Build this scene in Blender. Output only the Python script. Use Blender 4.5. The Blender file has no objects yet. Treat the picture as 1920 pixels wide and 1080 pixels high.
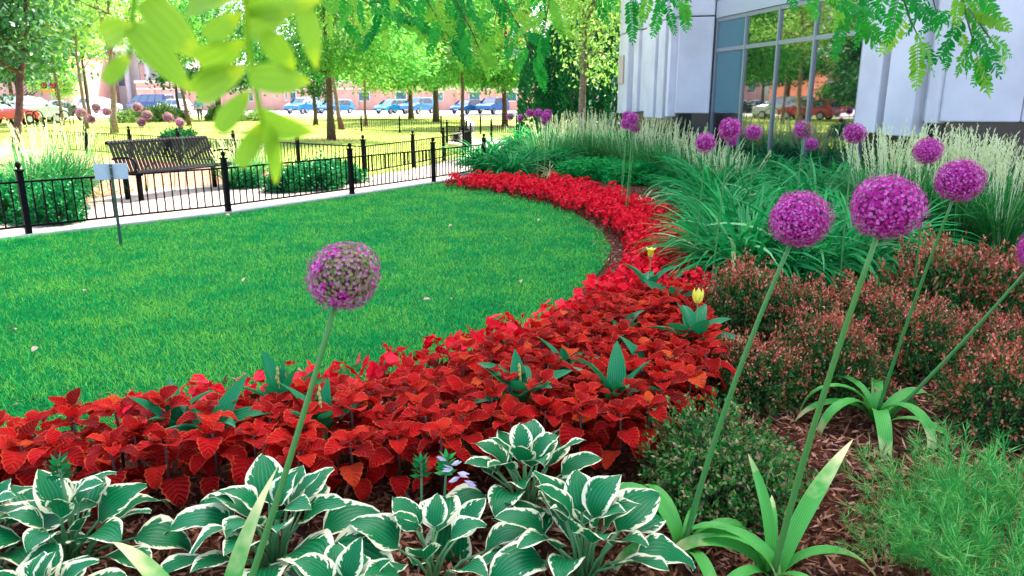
import bpy, bmesh, math, random
import numpy as np
from mathutils import Vector, Matrix, Euler

SC = bpy.context.scene
COL = SC.collection
R = math.radians

# ------------------------------------------------------------------ camera, sky, sun, exposure
F = 1920 * 26 / 36.0
CAM_H = 1.5
PITCH = R(14.3)
cam_d = bpy.data.cameras.new("camera")
cam = bpy.data.objects.new("camera", cam_d)
COL.objects.link(cam)
cam.location = (0, 0, CAM_H)
cam.rotation_euler = (R(90) - PITCH, 0, 0)
cam_d.lens = 26
cam_d.sensor_width = 36
cam_d.clip_start = 0.02
cam_d.clip_end = 1500
cam_d.dof.use_dof = True
cam_d.dof.focus_distance = 3.4
cam_d.dof.aperture_fstop = 6.5
SC.camera = cam

SUN_AZ, SUN_EL = R(34.2), R(58)
world = bpy.data.worlds.new("World")
SC.world = world
world.use_nodes = True
wn = world.node_tree
bg = wn.nodes["Background"]
sky = wn.nodes.new("ShaderNodeTexSky")
sky.sky_type = 'NISHITA'
sky.sun_disc = False
sky.sun_elevation = SUN_EL
sky.sun_rotation = SUN_AZ
sky.air_density = 0.7
sky.dust_density = 3.2
sky.ozone_density = 0.3
wn.links.new(sky.outputs[0], bg.inputs[0])
bg.inputs[1].default_value = 0.15
sun_d = bpy.data.lights.new("sun", 'SUN')
sun_d.energy = 3.2
sun_d.angle = R(0.53)
sun_d.color = (1.0, 0.95, 0.86)
sun = bpy.data.objects.new("sun", sun_d)
COL.objects.link(sun)
SDIR = Vector((math.sin(SUN_AZ) * math.cos(SUN_EL), math.cos(SUN_AZ) * math.cos(SUN_EL), math.sin(SUN_EL)))
sun.rotation_euler = SDIR.to_track_quat('Z', 'Y').to_euler()
sun.location = (0, 0, 60)

SC.view_settings.view_transform = 'Standard'
SC.view_settings.look = 'None'
SC.view_settings.gamma = 1
SC.view_settings.use_curve_mapping = False
SC.view_settings.exposure = 2.8
SC.render.engine = 'CYCLES'
SC.cycles.use_denoising = True
SC.cycles.max_bounces = 6
SC.cycles.diffuse_bounces = 3
SC.cycles.glossy_bounces = 3
SC.cycles.transmission_bounces = 4
SC.cycles.transparent_max_bounces = 6
SC.cycles.caustics_reflective = False
SC.cycles.caustics_refractive = False
SC.cycles.sample_clamp_indirect = 6

# ------------------------------------------------------------------ helpers
rng = np.random.default_rng(7)
random.seed(7)


def P(px, py, z=0.0):
    """the place at height z that the photograph shows at px, py"""
    u = (px - 960) / F
    v = (540 - py) / F
    dy = math.cos(PITCH) + v * math.sin(PITCH)
    dz = -math.sin(PITCH) + v * math.cos(PITCH)
    t = (z - CAM_H) / dz
    return Vector((u * t, dy * t, z))


def PD(px, py, d):
    """the place at forward distance d that the photograph shows at px, py"""
    u = (px - 960) / F
    v = (540 - py) / F
    dy = math.cos(PITCH) + v * math.sin(PITCH)
    dz = -math.sin(PITCH) + v * math.cos(PITCH)
    t = d / dy
    return Vector((u * t, d, CAM_H + dz * t))


def add(o, parent=None):
    COL.objects.link(o)
    if parent is not None:
        o.parent = parent
    return o


def tag(o, label=None, cat=None, group=None, kind=None):
    if label: o["label"] = label
    if cat: o["category"] = cat
    if group: o["group"] = group
    if kind: o["kind"] = kind
    return o


def thing(name, label, cat, loc=(0, 0, 0), rz=0.0, group=None):
    o = bpy.data.objects.new(name, None)
    o.empty_display_size = 0.1
    add(o)
    o.location = loc
    o.rotation_euler = (0, 0, rz)
    return tag(o, label, cat, group)


def obj(name, me, parent=None, loc=None, rot=None, scale=None):
    o = bpy.data.objects.new(name, me)
    add(o, parent)
    if loc is not None: o.location = loc
    if rot is not None: o.rotation_euler = rot
    if scale is not None: o.scale = (scale,) * 3 if isinstance(scale, (int, float)) else scale
    return o


def dup_tree(root, loc=None, rz=None, label=None, scale=None):
    r = root.copy(); COL.objects.link(r)
    for ch in root.children:
        c = ch.copy(); COL.objects.link(c); c.parent = r
        for g in ch.children:
            d = g.copy(); COL.objects.link(d); d.parent = c
    if loc is not None: r.location = loc
    if rz is not None: r.rotation_euler = (0, 0, rz)
    if label: r["label"] = label
    if scale: r.scale = (scale,) * 3
    return r


def mesh_np(name, V, Fs, mats, midx=None, rnd=None, uv=None, smooth=False):
    """V (n,3); Fs (m,k) equal-sided faces or a list of such arrays"""
    if not isinstance(Fs, (list, tuple)):
        Fs = [Fs]
    V = np.asarray(V, dtype=np.float32)
    loops = np.concatenate([f.reshape(-1) for f in Fs]).astype(np.int32)
    counts = np.concatenate([np.full(len(f), f.shape[1]) for f in Fs]).astype(np.int32)
    starts = np.concatenate([[0], np.cumsum(counts)[:-1]]).astype(np.int32)
    me = bpy.data.meshes.new(name)
    me.vertices.add(len(V)); me.vertices.foreach_set("co", V.reshape(-1))
    me.loops.add(len(loops)); me.loops.foreach_set("vertex_index", loops)
    me.polygons.add(len(counts)); me.polygons.foreach_set("loop_start", starts)
    me.polygons.foreach_set("loop_total", counts)
    for m in mats: me.materials.append(m)
    if midx is not None: me.polygons.foreach_set("material_index", np.asarray(midx, dtype=np.int32))
    me.polygons.foreach_set("use_smooth", np.full(len(counts), smooth, dtype=bool))
    if rnd is not None:
        a = me.attributes.new("rnd", 'FLOAT', 'FACE'); a.data.foreach_set("value", np.asarray(rnd, dtype=np.float32))
    if uv is not None:
        l = me.uv_layers.new(name="UVMap")
        l.data.foreach_set("uv", np.asarray(uv, dtype=np.float32)[loops].reshape(-1))
    me.update(); me.validate()
    return me


class MB:
    """collects simple shapes into one mesh"""
    def __init__(s):
        s.v = []; s.f = []; s.m = []

    def poly(s, pts, faces, m=0):
        o = len(s.v)
        s.v += [tuple(p) for p in pts]
        s.f += [tuple(i + o for i in f) for f in faces]
        s.m += [m] * len(faces)

    def box(s, c, size, rz=0.0, m=0, taper=1.0, M=None):
        x, y, z = size[0] / 2, size[1] / 2, size[2] / 2
        pts = [(-x, -y, -z), (x, -y, -z), (x, y, -z), (-x, y, -z), (-x * taper, -y * taper, z), (x * taper, -y * taper, z), (x * taper, y * taper, z), (-x * taper, y * taper, z)]
        if M is None: M = Matrix.Rotation(rz, 3, 'Z')
        s.poly([M @ Vector(p) + Vector(c) for p in pts],
               [(0, 3, 2, 1), (4, 5, 6, 7), (0, 1, 5, 4), (1, 2, 6, 5), (2, 3, 7, 6), (3, 0, 4, 7)], m)

    def tube(s, pts, radii, n=6, m=0, cap=True):
        pts = [Vector(p) for p in pts]
        if isinstance(radii, (int, float)): radii = [radii] * len(pts)
        o = len(s.v)
        up = None
        for i, p in enumerate(pts):
            d = (pts[min(i + 1, len(pts) - 1)] - pts[max(i - 1, 0)]).normalized()
            if up is None:
                up = d.orthogonal().normalized()
            up = (up - d * up.dot(d)).normalized()
            b = d.cross(up)
            for k in range(n):
                a = 2 * math.pi * k / n
                s.v.append(tuple(p + (up * math.cos(a) + b * math.sin(a)) * radii[i]))
        for i in range(len(pts) - 1):
            for k in range(n):
                a, c = o + i * n + k, o + i * n + (k + 1) % n
                s.f.append((a, c, c + n, a + n)); s.m.append(m)
        if cap:
            s.f.append(tuple(o + k for k in reversed(range(n)))); s.m.append(m)
            e = o + (len(pts) - 1) * n
            s.f.append(tuple(e + k for k in range(n))); s.m.append(m)

    def lathe(s, prof, n=12, c=(0, 0, 0), m=0):
        o = len(s.v); c = Vector(c)
        for r, z in prof:
            for k in range(n):
                a = 2 * math.pi * k / n
                s.v.append(tuple(c + Vector((r * math.cos(a), r * math.sin(a), z))))
        for i in range(len(prof) - 1):
            for k in range(n):
                a, b = o + i * n + k, o + i * n + (k + 1) % n
                s.f.append((a, b, b + n, a + n)); s.m.append(m)
        s.f.append(tuple(o + k for k in reversed(range(n)))); s.m.append(m)
        e = o + (len(prof) - 1) * n
        s.f.append(tuple(e + k for k in range(n))); s.m.append(m)

    def mesh(s, name, mats, smooth=False):
        me = bpy.data.meshes.new(name)
        me.from_pydata(s.v, [], s.f)
        for m in (mats if isinstance(mats, (list, tuple)) else [mats]): me.materials.append(m)
        me.polygons.foreach_set("material_index", s.m)
        me.polygons.foreach_set("use_smooth", [smooth] * len(s.f))
        me.update()
        return me

    def build(s, name, mats, parent=None, smooth=False, bevel=0, **k):
        o = obj(name, s.mesh(name, mats, smooth), parent, **k)
        if bevel:
            b = o.modifiers.new("edge", 'BEVEL'); b.width = bevel; b.segments = 2; b.limit_method = 'ANGLE'
        return o


def straps(base, az, el0, curve, L, W, S=4, shape='blade', twist=None):
    """ribbon leaves that rise at el0 and droop by curve; returns V, F, leaf index per face"""
    base = np.asarray(base, float); n = len(base)
    V = np.zeros((n, S + 1, 2, 3)); p = base.copy()
    ca, sa = np.cos(az), np.sin(az)
    side = np.stack([-sa, ca, np.zeros(n)], 1)
    if twist is not None:
        side = side * np.cos(twist)[:, None] + np.stack([np.zeros(n), np.zeros(n), np.ones(n)], 1) * np.sin(twist)[:, None]
    for k in range(S + 1):
        t = k / S
        if shape == 'blade': w = (0.55 + 0.9 * t) if t < 0.5 else 1.0 - 0.94 * ((t - 0.5) / 0.5) ** 1.6
        elif shape == 'grass': w = 1 - 0.92 * t
        elif shape == 'plume': w = 0.35 + 1.6 * t * (1 - t) * 2 if k < S else 0.1
        else: w = 1.0
        h = side * (W * w * 0.5)[:, None]
        V[:, k, 0] = p - h; V[:, k, 1] = p + h
        e = el0 - curve * (t + 0.5 / S)
        p = p + np.stack([np.cos(e) * ca, np.cos(e) * sa, np.sin(e)], 1) * (L / S)[:, None]
    b = (np.arange(n) * (S + 1) * 2)[:, None, None]
    k = (np.arange(S) * 2)[None, :, None]
    Fq = (b + k + np.array([0, 1, 3, 2])[None, None, :]).reshape(-1, 4)
    return V.reshape(-1, 3), Fq, np.repeat(np.arange(n), S)


def leafquads(pos, d, nrm, L, W):
    """one kite-shaped face per leaf"""
    pos = np.asarray(pos); d = d / np.linalg.norm(d, axis=1, keepdims=True)
    s = np.cross(d, nrm); s /= (np.linalg.norm(s, axis=1, keepdims=True) + 1e-9)
    L = L[:, None]; W = W[:, None]
    V = np.stack([pos, pos + d * L * .45 + s * W * .5, pos + d * L, pos + d * L * .45 - s * W * .5], 1)
    n = len(pos)
    return V.reshape(-1, 3), np.arange(4 * n).reshape(n, 4)


def rdir(n, r=None):
    v = (r or rng).normal(size=(n, 3))
    return v / np.linalg.norm(v, axis=1, keepdims=True)


def join(parts):
    """[(V,F,midx,rnd)] -> one set"""
    Vs, Fs, Ms, Rs, o = [], [], [], [], 0
    for V, Fq, m, r in parts:
        Vs.append(V); Fs.append(Fq + o); o += len(V)
        Ms.append(np.full(len(Fq), m) if np.isscalar(m) else m)
        Rs.append(r)
    return np.concatenate(Vs), [f for f in Fs], np.concatenate(Ms), np.concatenate(Rs)


# ------------------------------------------------------------------ materials
def new_mat(name):
    m = bpy.data.materials.new(name); m.use_nodes = True
    nt = m.node_tree
    return m, nt, nt.nodes["Principled BSDF"], nt.nodes["Material Output"]


def c4(c): return (c[0], c[1], c[2], 1)


def N(nt, t, **k):
    n = nt.nodes.new(t)
    for a, b in k.items(): setattr(n, a, b)
    return n


def ramp(nt, fac, stops):
    r = N(nt, "ShaderNodeValToRGB")
    e = r.color_ramp.elements
    while len(e) < len(stops): e.new(0.5)
    for el, (p, c) in zip(e, stops): el.position = p; el.color = c4(c)
    nt.links.new(fac, r.inputs[0])
    return r.outputs[0]


def leafy(nt, b, out, col, trans):
    """part of the light passes through the leaf"""
    tr = N(nt, "ShaderNodeBsdfTranslucent")
    nt.links.new(col, tr.inputs[0])
    mx = N(nt, "ShaderNodeMixShader"); mx.inputs[0].default_value = trans
    nt.links.new(b.outputs[0], mx.inputs[1]); nt.links.new(tr.outputs[0], mx.inputs[2])
    nt.links.new(mx.outputs[0], out.inputs[0])


def mat_leaf(name, stops, src='attr', trans=0.3, rough=0.45, spec=0.35):
    m, nt, b, out = new_mat(name)
    if src == 'attr':
        a = N(nt, "ShaderNodeAttribute"); a.attribute_name = "rnd"; fac = a.outputs["Fac"]
    else:
        a = N(nt, "ShaderNodeObjectInfo"); fac = a.outputs["Random"]
    if len(stops) and not isinstance(stops[0][0], (int, float)) or len(stops[0]) == 3:
        stops = [(i / max(1, len(stops) - 1), c) for i, c in enumerate(stops)]
    col = ramp(nt, fac, stops)
    nt.links.new(col, b.inputs["Base Color"])
    b.inputs["Roughness"].default_value = rough
    b.inputs["Specular IOR Level"].default_value = spec
    if trans: leafy(nt, b, out, col, trans)
    return m


def mat_plain(name, c, rough=0.6, metal=0.0, spec=0.5, noise=0.0, scale=8.0, bump=0.0, c2=None, coat=0.0):
    m, nt, b, out = new_mat(name)
    b.inputs["Base Color"].default_value = c4(c)
    b.inputs["Roughness"].default_value = rough
    b.inputs["Metallic"].default_value = metal
    b.inputs["Specular IOR Level"].default_value = spec
    if coat: b.inputs["Coat Weight"].default_value = coat; b.inputs["Coat Roughness"].default_value = .08
    if noise or c2 or bump:
        tc = N(nt, "ShaderNodeTexCoord")
        nz = N(nt, "ShaderNodeTexNoise"); nz.inputs["Scale"].default_value = scale; nz.inputs["Detail"].default_value = 6
        nt.links.new(tc.outputs["Object"], nz.inputs["Vector"])
        lo = c2 or tuple(x * (1 - noise) for x in c)
        col = ramp(nt, nz.outputs["Fac"], [(.35, lo), (.65, c)])
        nt.links.new(col, b.inputs["Base Color"])
        if bump:
            bp = N(nt, "ShaderNodeBump"); bp.inputs["Strength"].default_value = bump; bp.inputs["Distance"].default_value = .02
            nt.links.new(nz.outputs["Fac"], bp.inputs["Height"]); nt.links.new(bp.outputs[0], b.inputs["Normal"])
    return m


M_stem = mat_leaf("stem_green", [(.05, .22, .05), (.10, .30, .06)], 'obj', .15, .4)
M_mulch = mat_plain("mulch", (.11, .034, .014), .95, spec=.1, c2=(.035, .011, .005), scale=45, bump=.8)
M_mulch_sunlit = mat_plain("sunlit_mulch", (.34, .17, .09), .9, c2=(.20, .085, .045), scale=30, bump=.8)  # mulch copy with sunlight put into its brighter, more orange colour
M_path = mat_plain("concrete_path", (.28, .22, .188), .85, c2=(.235, .18, .15), scale=3, bump=.1)
M_black = mat_plain("black_paint", (.004, .0045, .005), .6, spec=.07)
M_bark = mat_plain("bark", (.13, .075, .045), .9, c2=(.06, .035, .022), scale=14, bump=.9)
M_bark_pale = mat_plain("pale_bark", (.24, .16, .11), .9, c2=(.12, .08, .055), scale=14, bump=.9)
M_white = mat_plain("white_concrete", (.58, .57, .59), .75, c2=(.49, .48, .49), scale=1.6, bump=.05)
M_plinth = mat_plain("dark_granite", (.012, .012, .013), .25, noise=.5, scale=60)
M_alu = mat_plain("aluminium", (.27, .29, .32), .35, metal=.6)
M_asphalt = mat_plain("asphalt", (.06, .06, .065), .9, noise=.3, scale=5, bump=.2)
M_plaza = mat_plain("pale_concrete", (.50, .46, .43), .9, c2=(.42, .38, .35), scale=.8)


def mat_lawn(name, deep, mid, dry, thr, scale=1.6, attr=True):
    m, nt, b, out = new_mat(name)
    g = N(nt, "ShaderNodeNewGeometry")
    n1 = N(nt, "ShaderNodeTexNoise"); n1.inputs["Scale"].default_value = scale; n1.inputs["Detail"].default_value = 7; n1.inputs["Roughness"].default_value = .75
    nt.links.new(g.outputs["Position"], n1.inputs["Vector"])
    a = N(nt, "ShaderNodeAttribute"); a.attribute_name = "rnd"
    ad = N(nt, "ShaderNodeMath", operation='MULTIPLY_ADD')
    ad.inputs[1].default_value = .34 if attr else 0; nt.links.new(a.outputs["Fac"], ad.inputs[0]); nt.links.new(n1.outputs["Fac"], ad.inputs[2])
    n2 = N(nt, "ShaderNodeTexNoise"); n2.inputs["Scale"].default_value = .55; n2.inputs["Detail"].default_value = 3
    nt.links.new(g.outputs["Position"], n2.inputs["Vector"])
    ad2 = N(nt, "ShaderNodeMath", operation='MULTIPLY_ADD'); ad2.inputs[1].default_value = .30
    nt.links.new(n2.outputs["Fac"], ad2.inputs[0]); nt.links.new(ad.outputs[0], ad2.inputs[2])
    sb = N(nt, "ShaderNodeMath", operation='SUBTRACT'); sb.inputs[1].default_value = .15; nt.links.new(ad2.outputs[0], sb.inputs[0]); ad = sb
    col = ramp(nt, ad.outputs[0], [(.30, deep), (thr, mid), (min(.97, thr + .16), dry)])
    nt.links.new(col, b.inputs["Base Color"])
    b.inputs["Roughness"].default_value = .7; b.inputs["Specular IOR Level"].default_value = .04
    leafy(nt, b, out, col, .25)
    return m


M_lawn_blade = mat_lawn("lawn_blades", (.0005, .27, .058), (.001, .38, .072), (.19, .52, .06), .62)
M_lawn_soil = mat_lawn("lawn_base", (.001, .12, .024), (.002, .18, .03), (.05, .24, .03), .70, attr=False)
M_back_lawn = mat_lawn("sunny_lawn", (.24, .38, .06), (.34, .44, .09), (.42, .45, .14), .50, .35, attr=False)  # paler copy of the lawn, bright sun put into the colour
M_back_blade = mat_lawn("sunny_blades", (.24, .42, .06), (.36, .47, .10), (.46, .48, .16), .62, .35)  # blades lightened the same way, sunlight painted in

M_leaf_far = mat_leaf("tree_leaves", [(.015, .16, .02), (.07, .32, .035), (.30, .50, .09)], trans=.5, spec=.15)
M_leaf_pale = mat_leaf("pale_tree_leaves", [(.06, .28, .03), (.24, .46, .07), (.48, .56, .20)], trans=.5, spec=.15)
M_leaf_dark = mat_leaf("dark_tree_leaves", [(.008, .07, .02), (.02, .13, .03), (.07, .2, .035)], trans=.35)
M_leaf_conifer = mat_leaf("conifer_leaves", [(.006, .09, .025), (.012, .15, .04), (.03, .22, .05)], trans=.2, spec=.1)
M_locust = mat_leaf("locust_leaflets", [(.004, .22, .03), (.03, .36, .035), (.25, .52, .04)], "obj", .5, .45, .15)
M_locust_near = mat_leaf("near_leaflets", [(.22, .50, .03), (.42, .64, .02)], "obj", .55, .5, .1)
M_lily = mat_leaf("daylily_leaves", [(0, (.005, .20, .04)), (.5, (.012, .33, .065)), (.85, (.06, .45, .10)), (1, (.42, .62, .28))], trans=.35, rough=.45, spec=.15)  # palest stop paints highlights into the colour of a few leaves
M_reed = mat_leaf("reed_blades", [(.008, .16, .03), (.03, .27, .05), (.16, .42, .10)], trans=.35, spec=.15)
M_plume = mat_leaf("reed_plumes", [(.50, .60, .22), (.70, .74, .38), (.80, .80, .55)], trans=.4, rough=.8, spec=.1)
M_shrub = mat_leaf("shrub_leaves", [(.003, .09, .025), (.005, .18, .04), (.03, .30, .07)], trans=.25, spec=.15)
M_bright = mat_leaf("fine_leaves", [(.002, .22, .045), (.004, .36, .07), (.04, .45, .07)], trans=.3, spec=.05)
M_thread = mat_leaf("thread_leaves", [(.004, .20, .04), (.05, .40, .06), (.34, .66, .16)], trans=.35, spec=.1)
M_barb_red = mat_leaf("barberry_tips", [(.26, .032, .016), (.48, .10, .05), (.70, .28, .17)], trans=.25, rough=.45, spec=.15)
M_barb_green = mat_leaf("barberry_leaves", [(.004, .05, .010), (.015, .14, .022), (.16, .17, .035)], trans=.2, rough=.45, spec=.15)
M_barb_lime = mat_leaf("green_barberry_leaves", [(.004, .07, .012), (.010, .18, .022), (.10, .24, .035), (.42, .24, .14)], trans=.2, rough=.45, spec=.15)
M_petal_red = mat_leaf("red_petals", [(.55, .003, .010), (.85, .006, .022), (.92, .04, .07)], trans=.25, rough=.6, spec=.08)
M_petal_red2 = mat_leaf("red_low_leaves", [(.16, .010, .01), (.32, .015, .012), (.05, .05, .012)], trans=.2, spec=.1)
M_allium = mat_leaf("allium_florets", [(.36, .010, .19), (.54, .028, .31), (.72, .22, .56)], trans=.25, rough=.6, spec=.1)
M_allium_old = mat_leaf("faded_florets", [(.07, .14, .02), (.24, .22, .07), (.52, .18, .34)], trans=.2, rough=.6)
M_allium_core = mat_plain("allium_core", (.10, .012, .05), .9)
M_allium_pale = mat_leaf("sunny_allium_florets", [(.42, .10, .20), (.58, .22, .30), (.66, .36, .30)], trans=.25, rough=.6)  # paler copy of the floret colours with sunlight painted in
M_yellow = mat_leaf("yellow_petals", [(.80, .70, .05), (.85, .80, .15)], 'obj', .3)
M_tan = mat_leaf("withered_leaves", [(.55, .42, .10), (.70, .62, .30), (.45, .28, .10)], trans=.25)
M_brown = mat_plain("dry_leaf", (.55, .45, .30), .8, c2=(.35, .22, .12), scale=20)


def mat_hosta():
    m, nt, b, out = new_mat("hosta_leaf")
    uv = N(nt, "ShaderNodeUVMap"); uv.uv_map = "UVMap"
    sx = N(nt, "ShaderNodeSeparateXYZ"); nt.links.new(uv.outputs[0], sx.inputs[0])
    # distance across the leaf 0 (midrib) .. 1 (edge)
    a = N(nt, "ShaderNodeMath", operation='MULTIPLY_ADD'); a.inputs[1].default_value = 2; a.inputs[2].default_value = -1
    nt.links.new(sx.outputs[0], a.inputs[0])
    ab = N(nt, "ShaderNodeMath", operation='ABSOLUTE'); nt.links.new(a.outputs[0], ab.inputs[0])
    oi = N(nt, "ShaderNodeObjectInfo")
    mp = N(nt, "ShaderNodeCombineXYZ")
    m1 = N(nt, "ShaderNodeMath", operation='MULTIPLY'); m1.inputs[1].default_value = 2.2; nt.links.new(a.outputs[0], m1.inputs[0])
    # streaks run along the veins: skew v by the distance from the midrib
    m2 = N(nt, "ShaderNodeMath", operation='MULTIPLY_ADD'); m2.inputs[1].default_value = -.35; nt.links.new(ab.outputs[0], m2.inputs[0]); nt.links.new(sx.outputs[1], m2.inputs[2])
    m3 = N(nt, "ShaderNodeMath", operation='MULTIPLY'); m3.inputs[1].default_value = 9.0; nt.links.new(m2.outputs[0], m3.inputs[0])
    m4 = N(nt, "ShaderNodeMath", operation='MULTIPLY'); m4.inputs[1].default_value = 40; nt.links.new(oi.outputs["Random"], m4.inputs[0])
    nt.links.new(m1.outputs[0], mp.inputs[0]); nt.links.new(m3.outputs[0], mp.inputs[1]); nt.links.new(m4.outputs[0], mp.inputs[2])
    nz = N(nt, "ShaderNodeTexNoise"); nz.inputs["Scale"].default_value = 1.4; nz.inputs["Detail"].default_value = 3
    nt.links.new(mp.outputs[0], nz.inputs["Vector"])
    ad = N(nt, "ShaderNodeMath", operation='MULTIPLY_ADD'); ad.inputs[1].default_value = .95; nt.links.new(nz.outputs["Fac"], ad.inputs[0]); nt.links.new(ab.outputs[0], ad.inputs[2])
    rv = N(nt, "ShaderNodeMath", operation='MULTIPLY_ADD'); rv.inputs[1].default_value = .16; nt.links.new(oi.outputs["Random"], rv.inputs[0]); nt.links.new(ad.outputs[0], rv.inputs[2])
    # veins
    wv = N(nt, "ShaderNodeMath", operation='SINE'); m5 = N(nt, "ShaderNodeMath", operation='MULTIPLY'); m5.inputs[1].default_value = 30
    nt.links.new(a.outputs[0], m5.inputs[0]); nt.links.new(m5.outputs[0], wv.inputs[0])
    green = ramp(nt, wv.outputs[0], [(0.0, (.001, .13, .036)), (.6, (.002, .17, .045)), (1.0, (.006, .21, .056))])
    edge = N(nt, "ShaderNodeMapRange"); edge.inputs[1].default_value = 1.31; edge.inputs[2].default_value = 1.36
    nt.links.new(rv.outputs[0], edge.inputs[0])
    mix = N(nt, "ShaderNodeMix", data_type='RGBA'); mix.inputs[7].default_value = (.85, .82, .50, 1)
    nt.links.new(edge.outputs[0], mix.inputs[0]); nt.links.new(green, mix.inputs[6])
    nt.links.new(mix.outputs[2], b.inputs["Base Color"])
    b.inputs["Roughness"].default_value = .4; b.inputs["Specular IOR Level"].default_value = .22
    bp = N(nt, "ShaderNodeBump"); bp.inputs["Strength"].default_value = .2; bp.inputs["Distance"].default_value = .004
    nt.links.new(wv.outputs[0], bp.inputs["Height"]); nt.links.new(bp.outputs[0], b.inputs["Normal"])
    leafy(nt, b, out, mix.outputs[2], .2)
    return m


def mat_coleus():
    m, nt, b, out = new_mat("coleus_leaf")
    uv = N(nt, "ShaderNodeUVMap"); uv.uv_map = "UVMap"
    sx = N(nt, "ShaderNodeSeparateXYZ"); nt.links.new(uv.outputs[0], sx.inputs[0])
    a = N(nt, "ShaderNodeMath", operation='MULTIPLY_ADD'); a.inputs[1].default_value = 2; a.inputs[2].default_value = -1
    nt.links.new(sx.outputs[0], a.inputs[0])
    ab = N(nt, "ShaderNodeMath", operation='ABSOLUTE'); nt.links.new(a.outputs[0], ab.inputs[0])
    oi = N(nt, "ShaderNodeObjectInfo")
    base = ramp(nt, oi.outputs["Random"], [(0, (.17, .002, .003)), (.35, (.38, .003, .005)), (.80, (.55, .006, .008)), (.97, (.64, .028, .012)), (1, (.78, .12, .022))])
    tcx = N(nt, "ShaderNodeTexCoord")
    nzx = N(nt, "ShaderNodeTexNoise"); nzx.inputs["Scale"].default_value = 38; nzx.inputs["Detail"].default_value = 4
    nt.links.new(tcx.outputs["Object"], nzx.inputs["Vector"])
    mot = ramp(nt, nzx.outputs["Fac"], [(.36, (.78, .68, .68)), (.62, (1, 1, 1))])
    mm = N(nt, "ShaderNodeMix", data_type='RGBA', blend_type='MULTIPLY'); mm.inputs[0].default_value = 1
    nt.links.new(base, mm.inputs[6]); nt.links.new(mot, mm.inputs[7]); base = mm.outputs[2]
    # side veins sweep forward from the midrib
    v = N(nt, "ShaderNodeMath", operation='MULTIPLY_ADD'); v.inputs[1].default_value = -.22; nt.links.new(ab.outputs[0], v.inputs[0]); nt.links.new(sx.outputs[1], v.inputs[2])
    v2 = N(nt, "ShaderNodeMath", operation='MULTIPLY'); v2.inputs[1].default_value = 44; nt.links.new(v.outputs[0], v2.inputs[0])
    sn = N(nt, "ShaderNodeMath", operation='SINE'); nt.links.new(v2.outputs[0], sn.inputs[0])
    vr = N(nt, "ShaderNodeMapRange"); vr.inputs[1].default_value = .55; vr.inputs[2].default_value = 1.0; vr.inputs[4].default_value = .13
    nt.links.new(sn.outputs[0], vr.inputs[0])
    er = N(nt, "ShaderNodeMapRange"); er.inputs[1].default_value = .86; er.inputs[2].default_value = 1.0; er.inputs[4].default_value = .75
    nt.links.new(ab.outputs[0], er.inputs[0])
    mx = N(nt, "ShaderNodeMath", operation='MAXIMUM'); nt.links.new(vr.outputs[0], mx.inputs[0]); nt.links.new(er.outputs[0], mx.inputs[1])
    mix = N(nt, "ShaderNodeMix", data_type='RGBA'); mix.inputs[7].default_value = (.86, .14, .04, 1)
    nt.links.new(mx.outputs[0], mix.inputs[0]); nt.links.new(base, mix.inputs[6])
    nt.links.new(mix.outputs[2], b.inputs["Base Color"])
    b.inputs["Roughness"].default_value = .62; b.inputs["Specular IOR Level"].default_value = .06
    bp = N(nt, "ShaderNodeBump"); bp.inputs["Strength"].default_value = .5; bp.inputs["Distance"].default_value = .004
    nt.links.new(sn.outputs[0], bp.inputs["Height"]); nt.links.new(bp.outputs[0], b.inputs["Normal"])
    leafy(nt, b, out, mix.outputs[2], .3)
    return m


def mat_strap(name, c1, c2, c3, tip=None, trans=.25, ribs=55):
    """long smooth leaf with fine lengthwise veins, optionally yellowing to the tip"""
    m, nt, b, out = new_mat(name)
    uv = N(nt, "ShaderNodeUVMap"); uv.uv_map = "UVMap"
    sx = N(nt, "ShaderNodeSeparateXYZ"); nt.links.new(uv.outputs[0], sx.inputs[0])
    m5 = N(nt, "ShaderNodeMath", operation='MULTIPLY'); m5.inputs[1].default_value = ribs; nt.links.new(sx.outputs[0], m5.inputs[0])
    wv = N(nt, "ShaderNodeMath", operation='SINE'); nt.links.new(m5.outputs[0], wv.inputs[0])
    col = ramp(nt, wv.outputs[0], [(0, c1), (.7, c2), (1, c3)])
    if tip:
        oi = N(nt, "ShaderNodeObjectInfo")
        tc = N(nt, "ShaderNodeTexCoord")
        nz = N(nt, "ShaderNodeTexNoise"); nz.inputs["Scale"].default_value = 14; nt.links.new(tc.outputs["Object"], nz.inputs["Vector"])
        s = N(nt, "ShaderNodeMath", operation='MULTIPLY_ADD'); s.inputs[1].default_value = .55; nt.links.new(nz.outputs["Fac"], s.inputs[0]); nt.links.new(sx.outputs[1], s.inputs[2])
        s2 = N(nt, "ShaderNodeMath", operation='MULTIPLY_ADD'); s2.inputs[1].default_value = .35; nt.links.new(oi.outputs["Random"], s2.inputs[0]); nt.links.new(s.outputs[0], s2.inputs[2])
        r = N(nt, "ShaderNodeMapRange"); r.inputs[1].default_value = 1.10; r.inputs[2].default_value = 1.36; nt.links.new(s2.outputs[0], r.inputs[0])
        mix = N(nt, "ShaderNodeMix", data_type='RGBA'); mix.inputs[7].default_value = c4(tip)
        nt.links.new(r.outputs[0], mix.inputs[0]); nt.links.new(col, mix.inputs[6]); col = mix.outputs[2]
    nt.links.new(col, b.inputs["Base Color"])
    b.inputs["Roughness"].default_value = .42; b.inputs["Specular IOR Level"].default_value = .25
    leafy(nt, b, out, col, trans)
    return m


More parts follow.
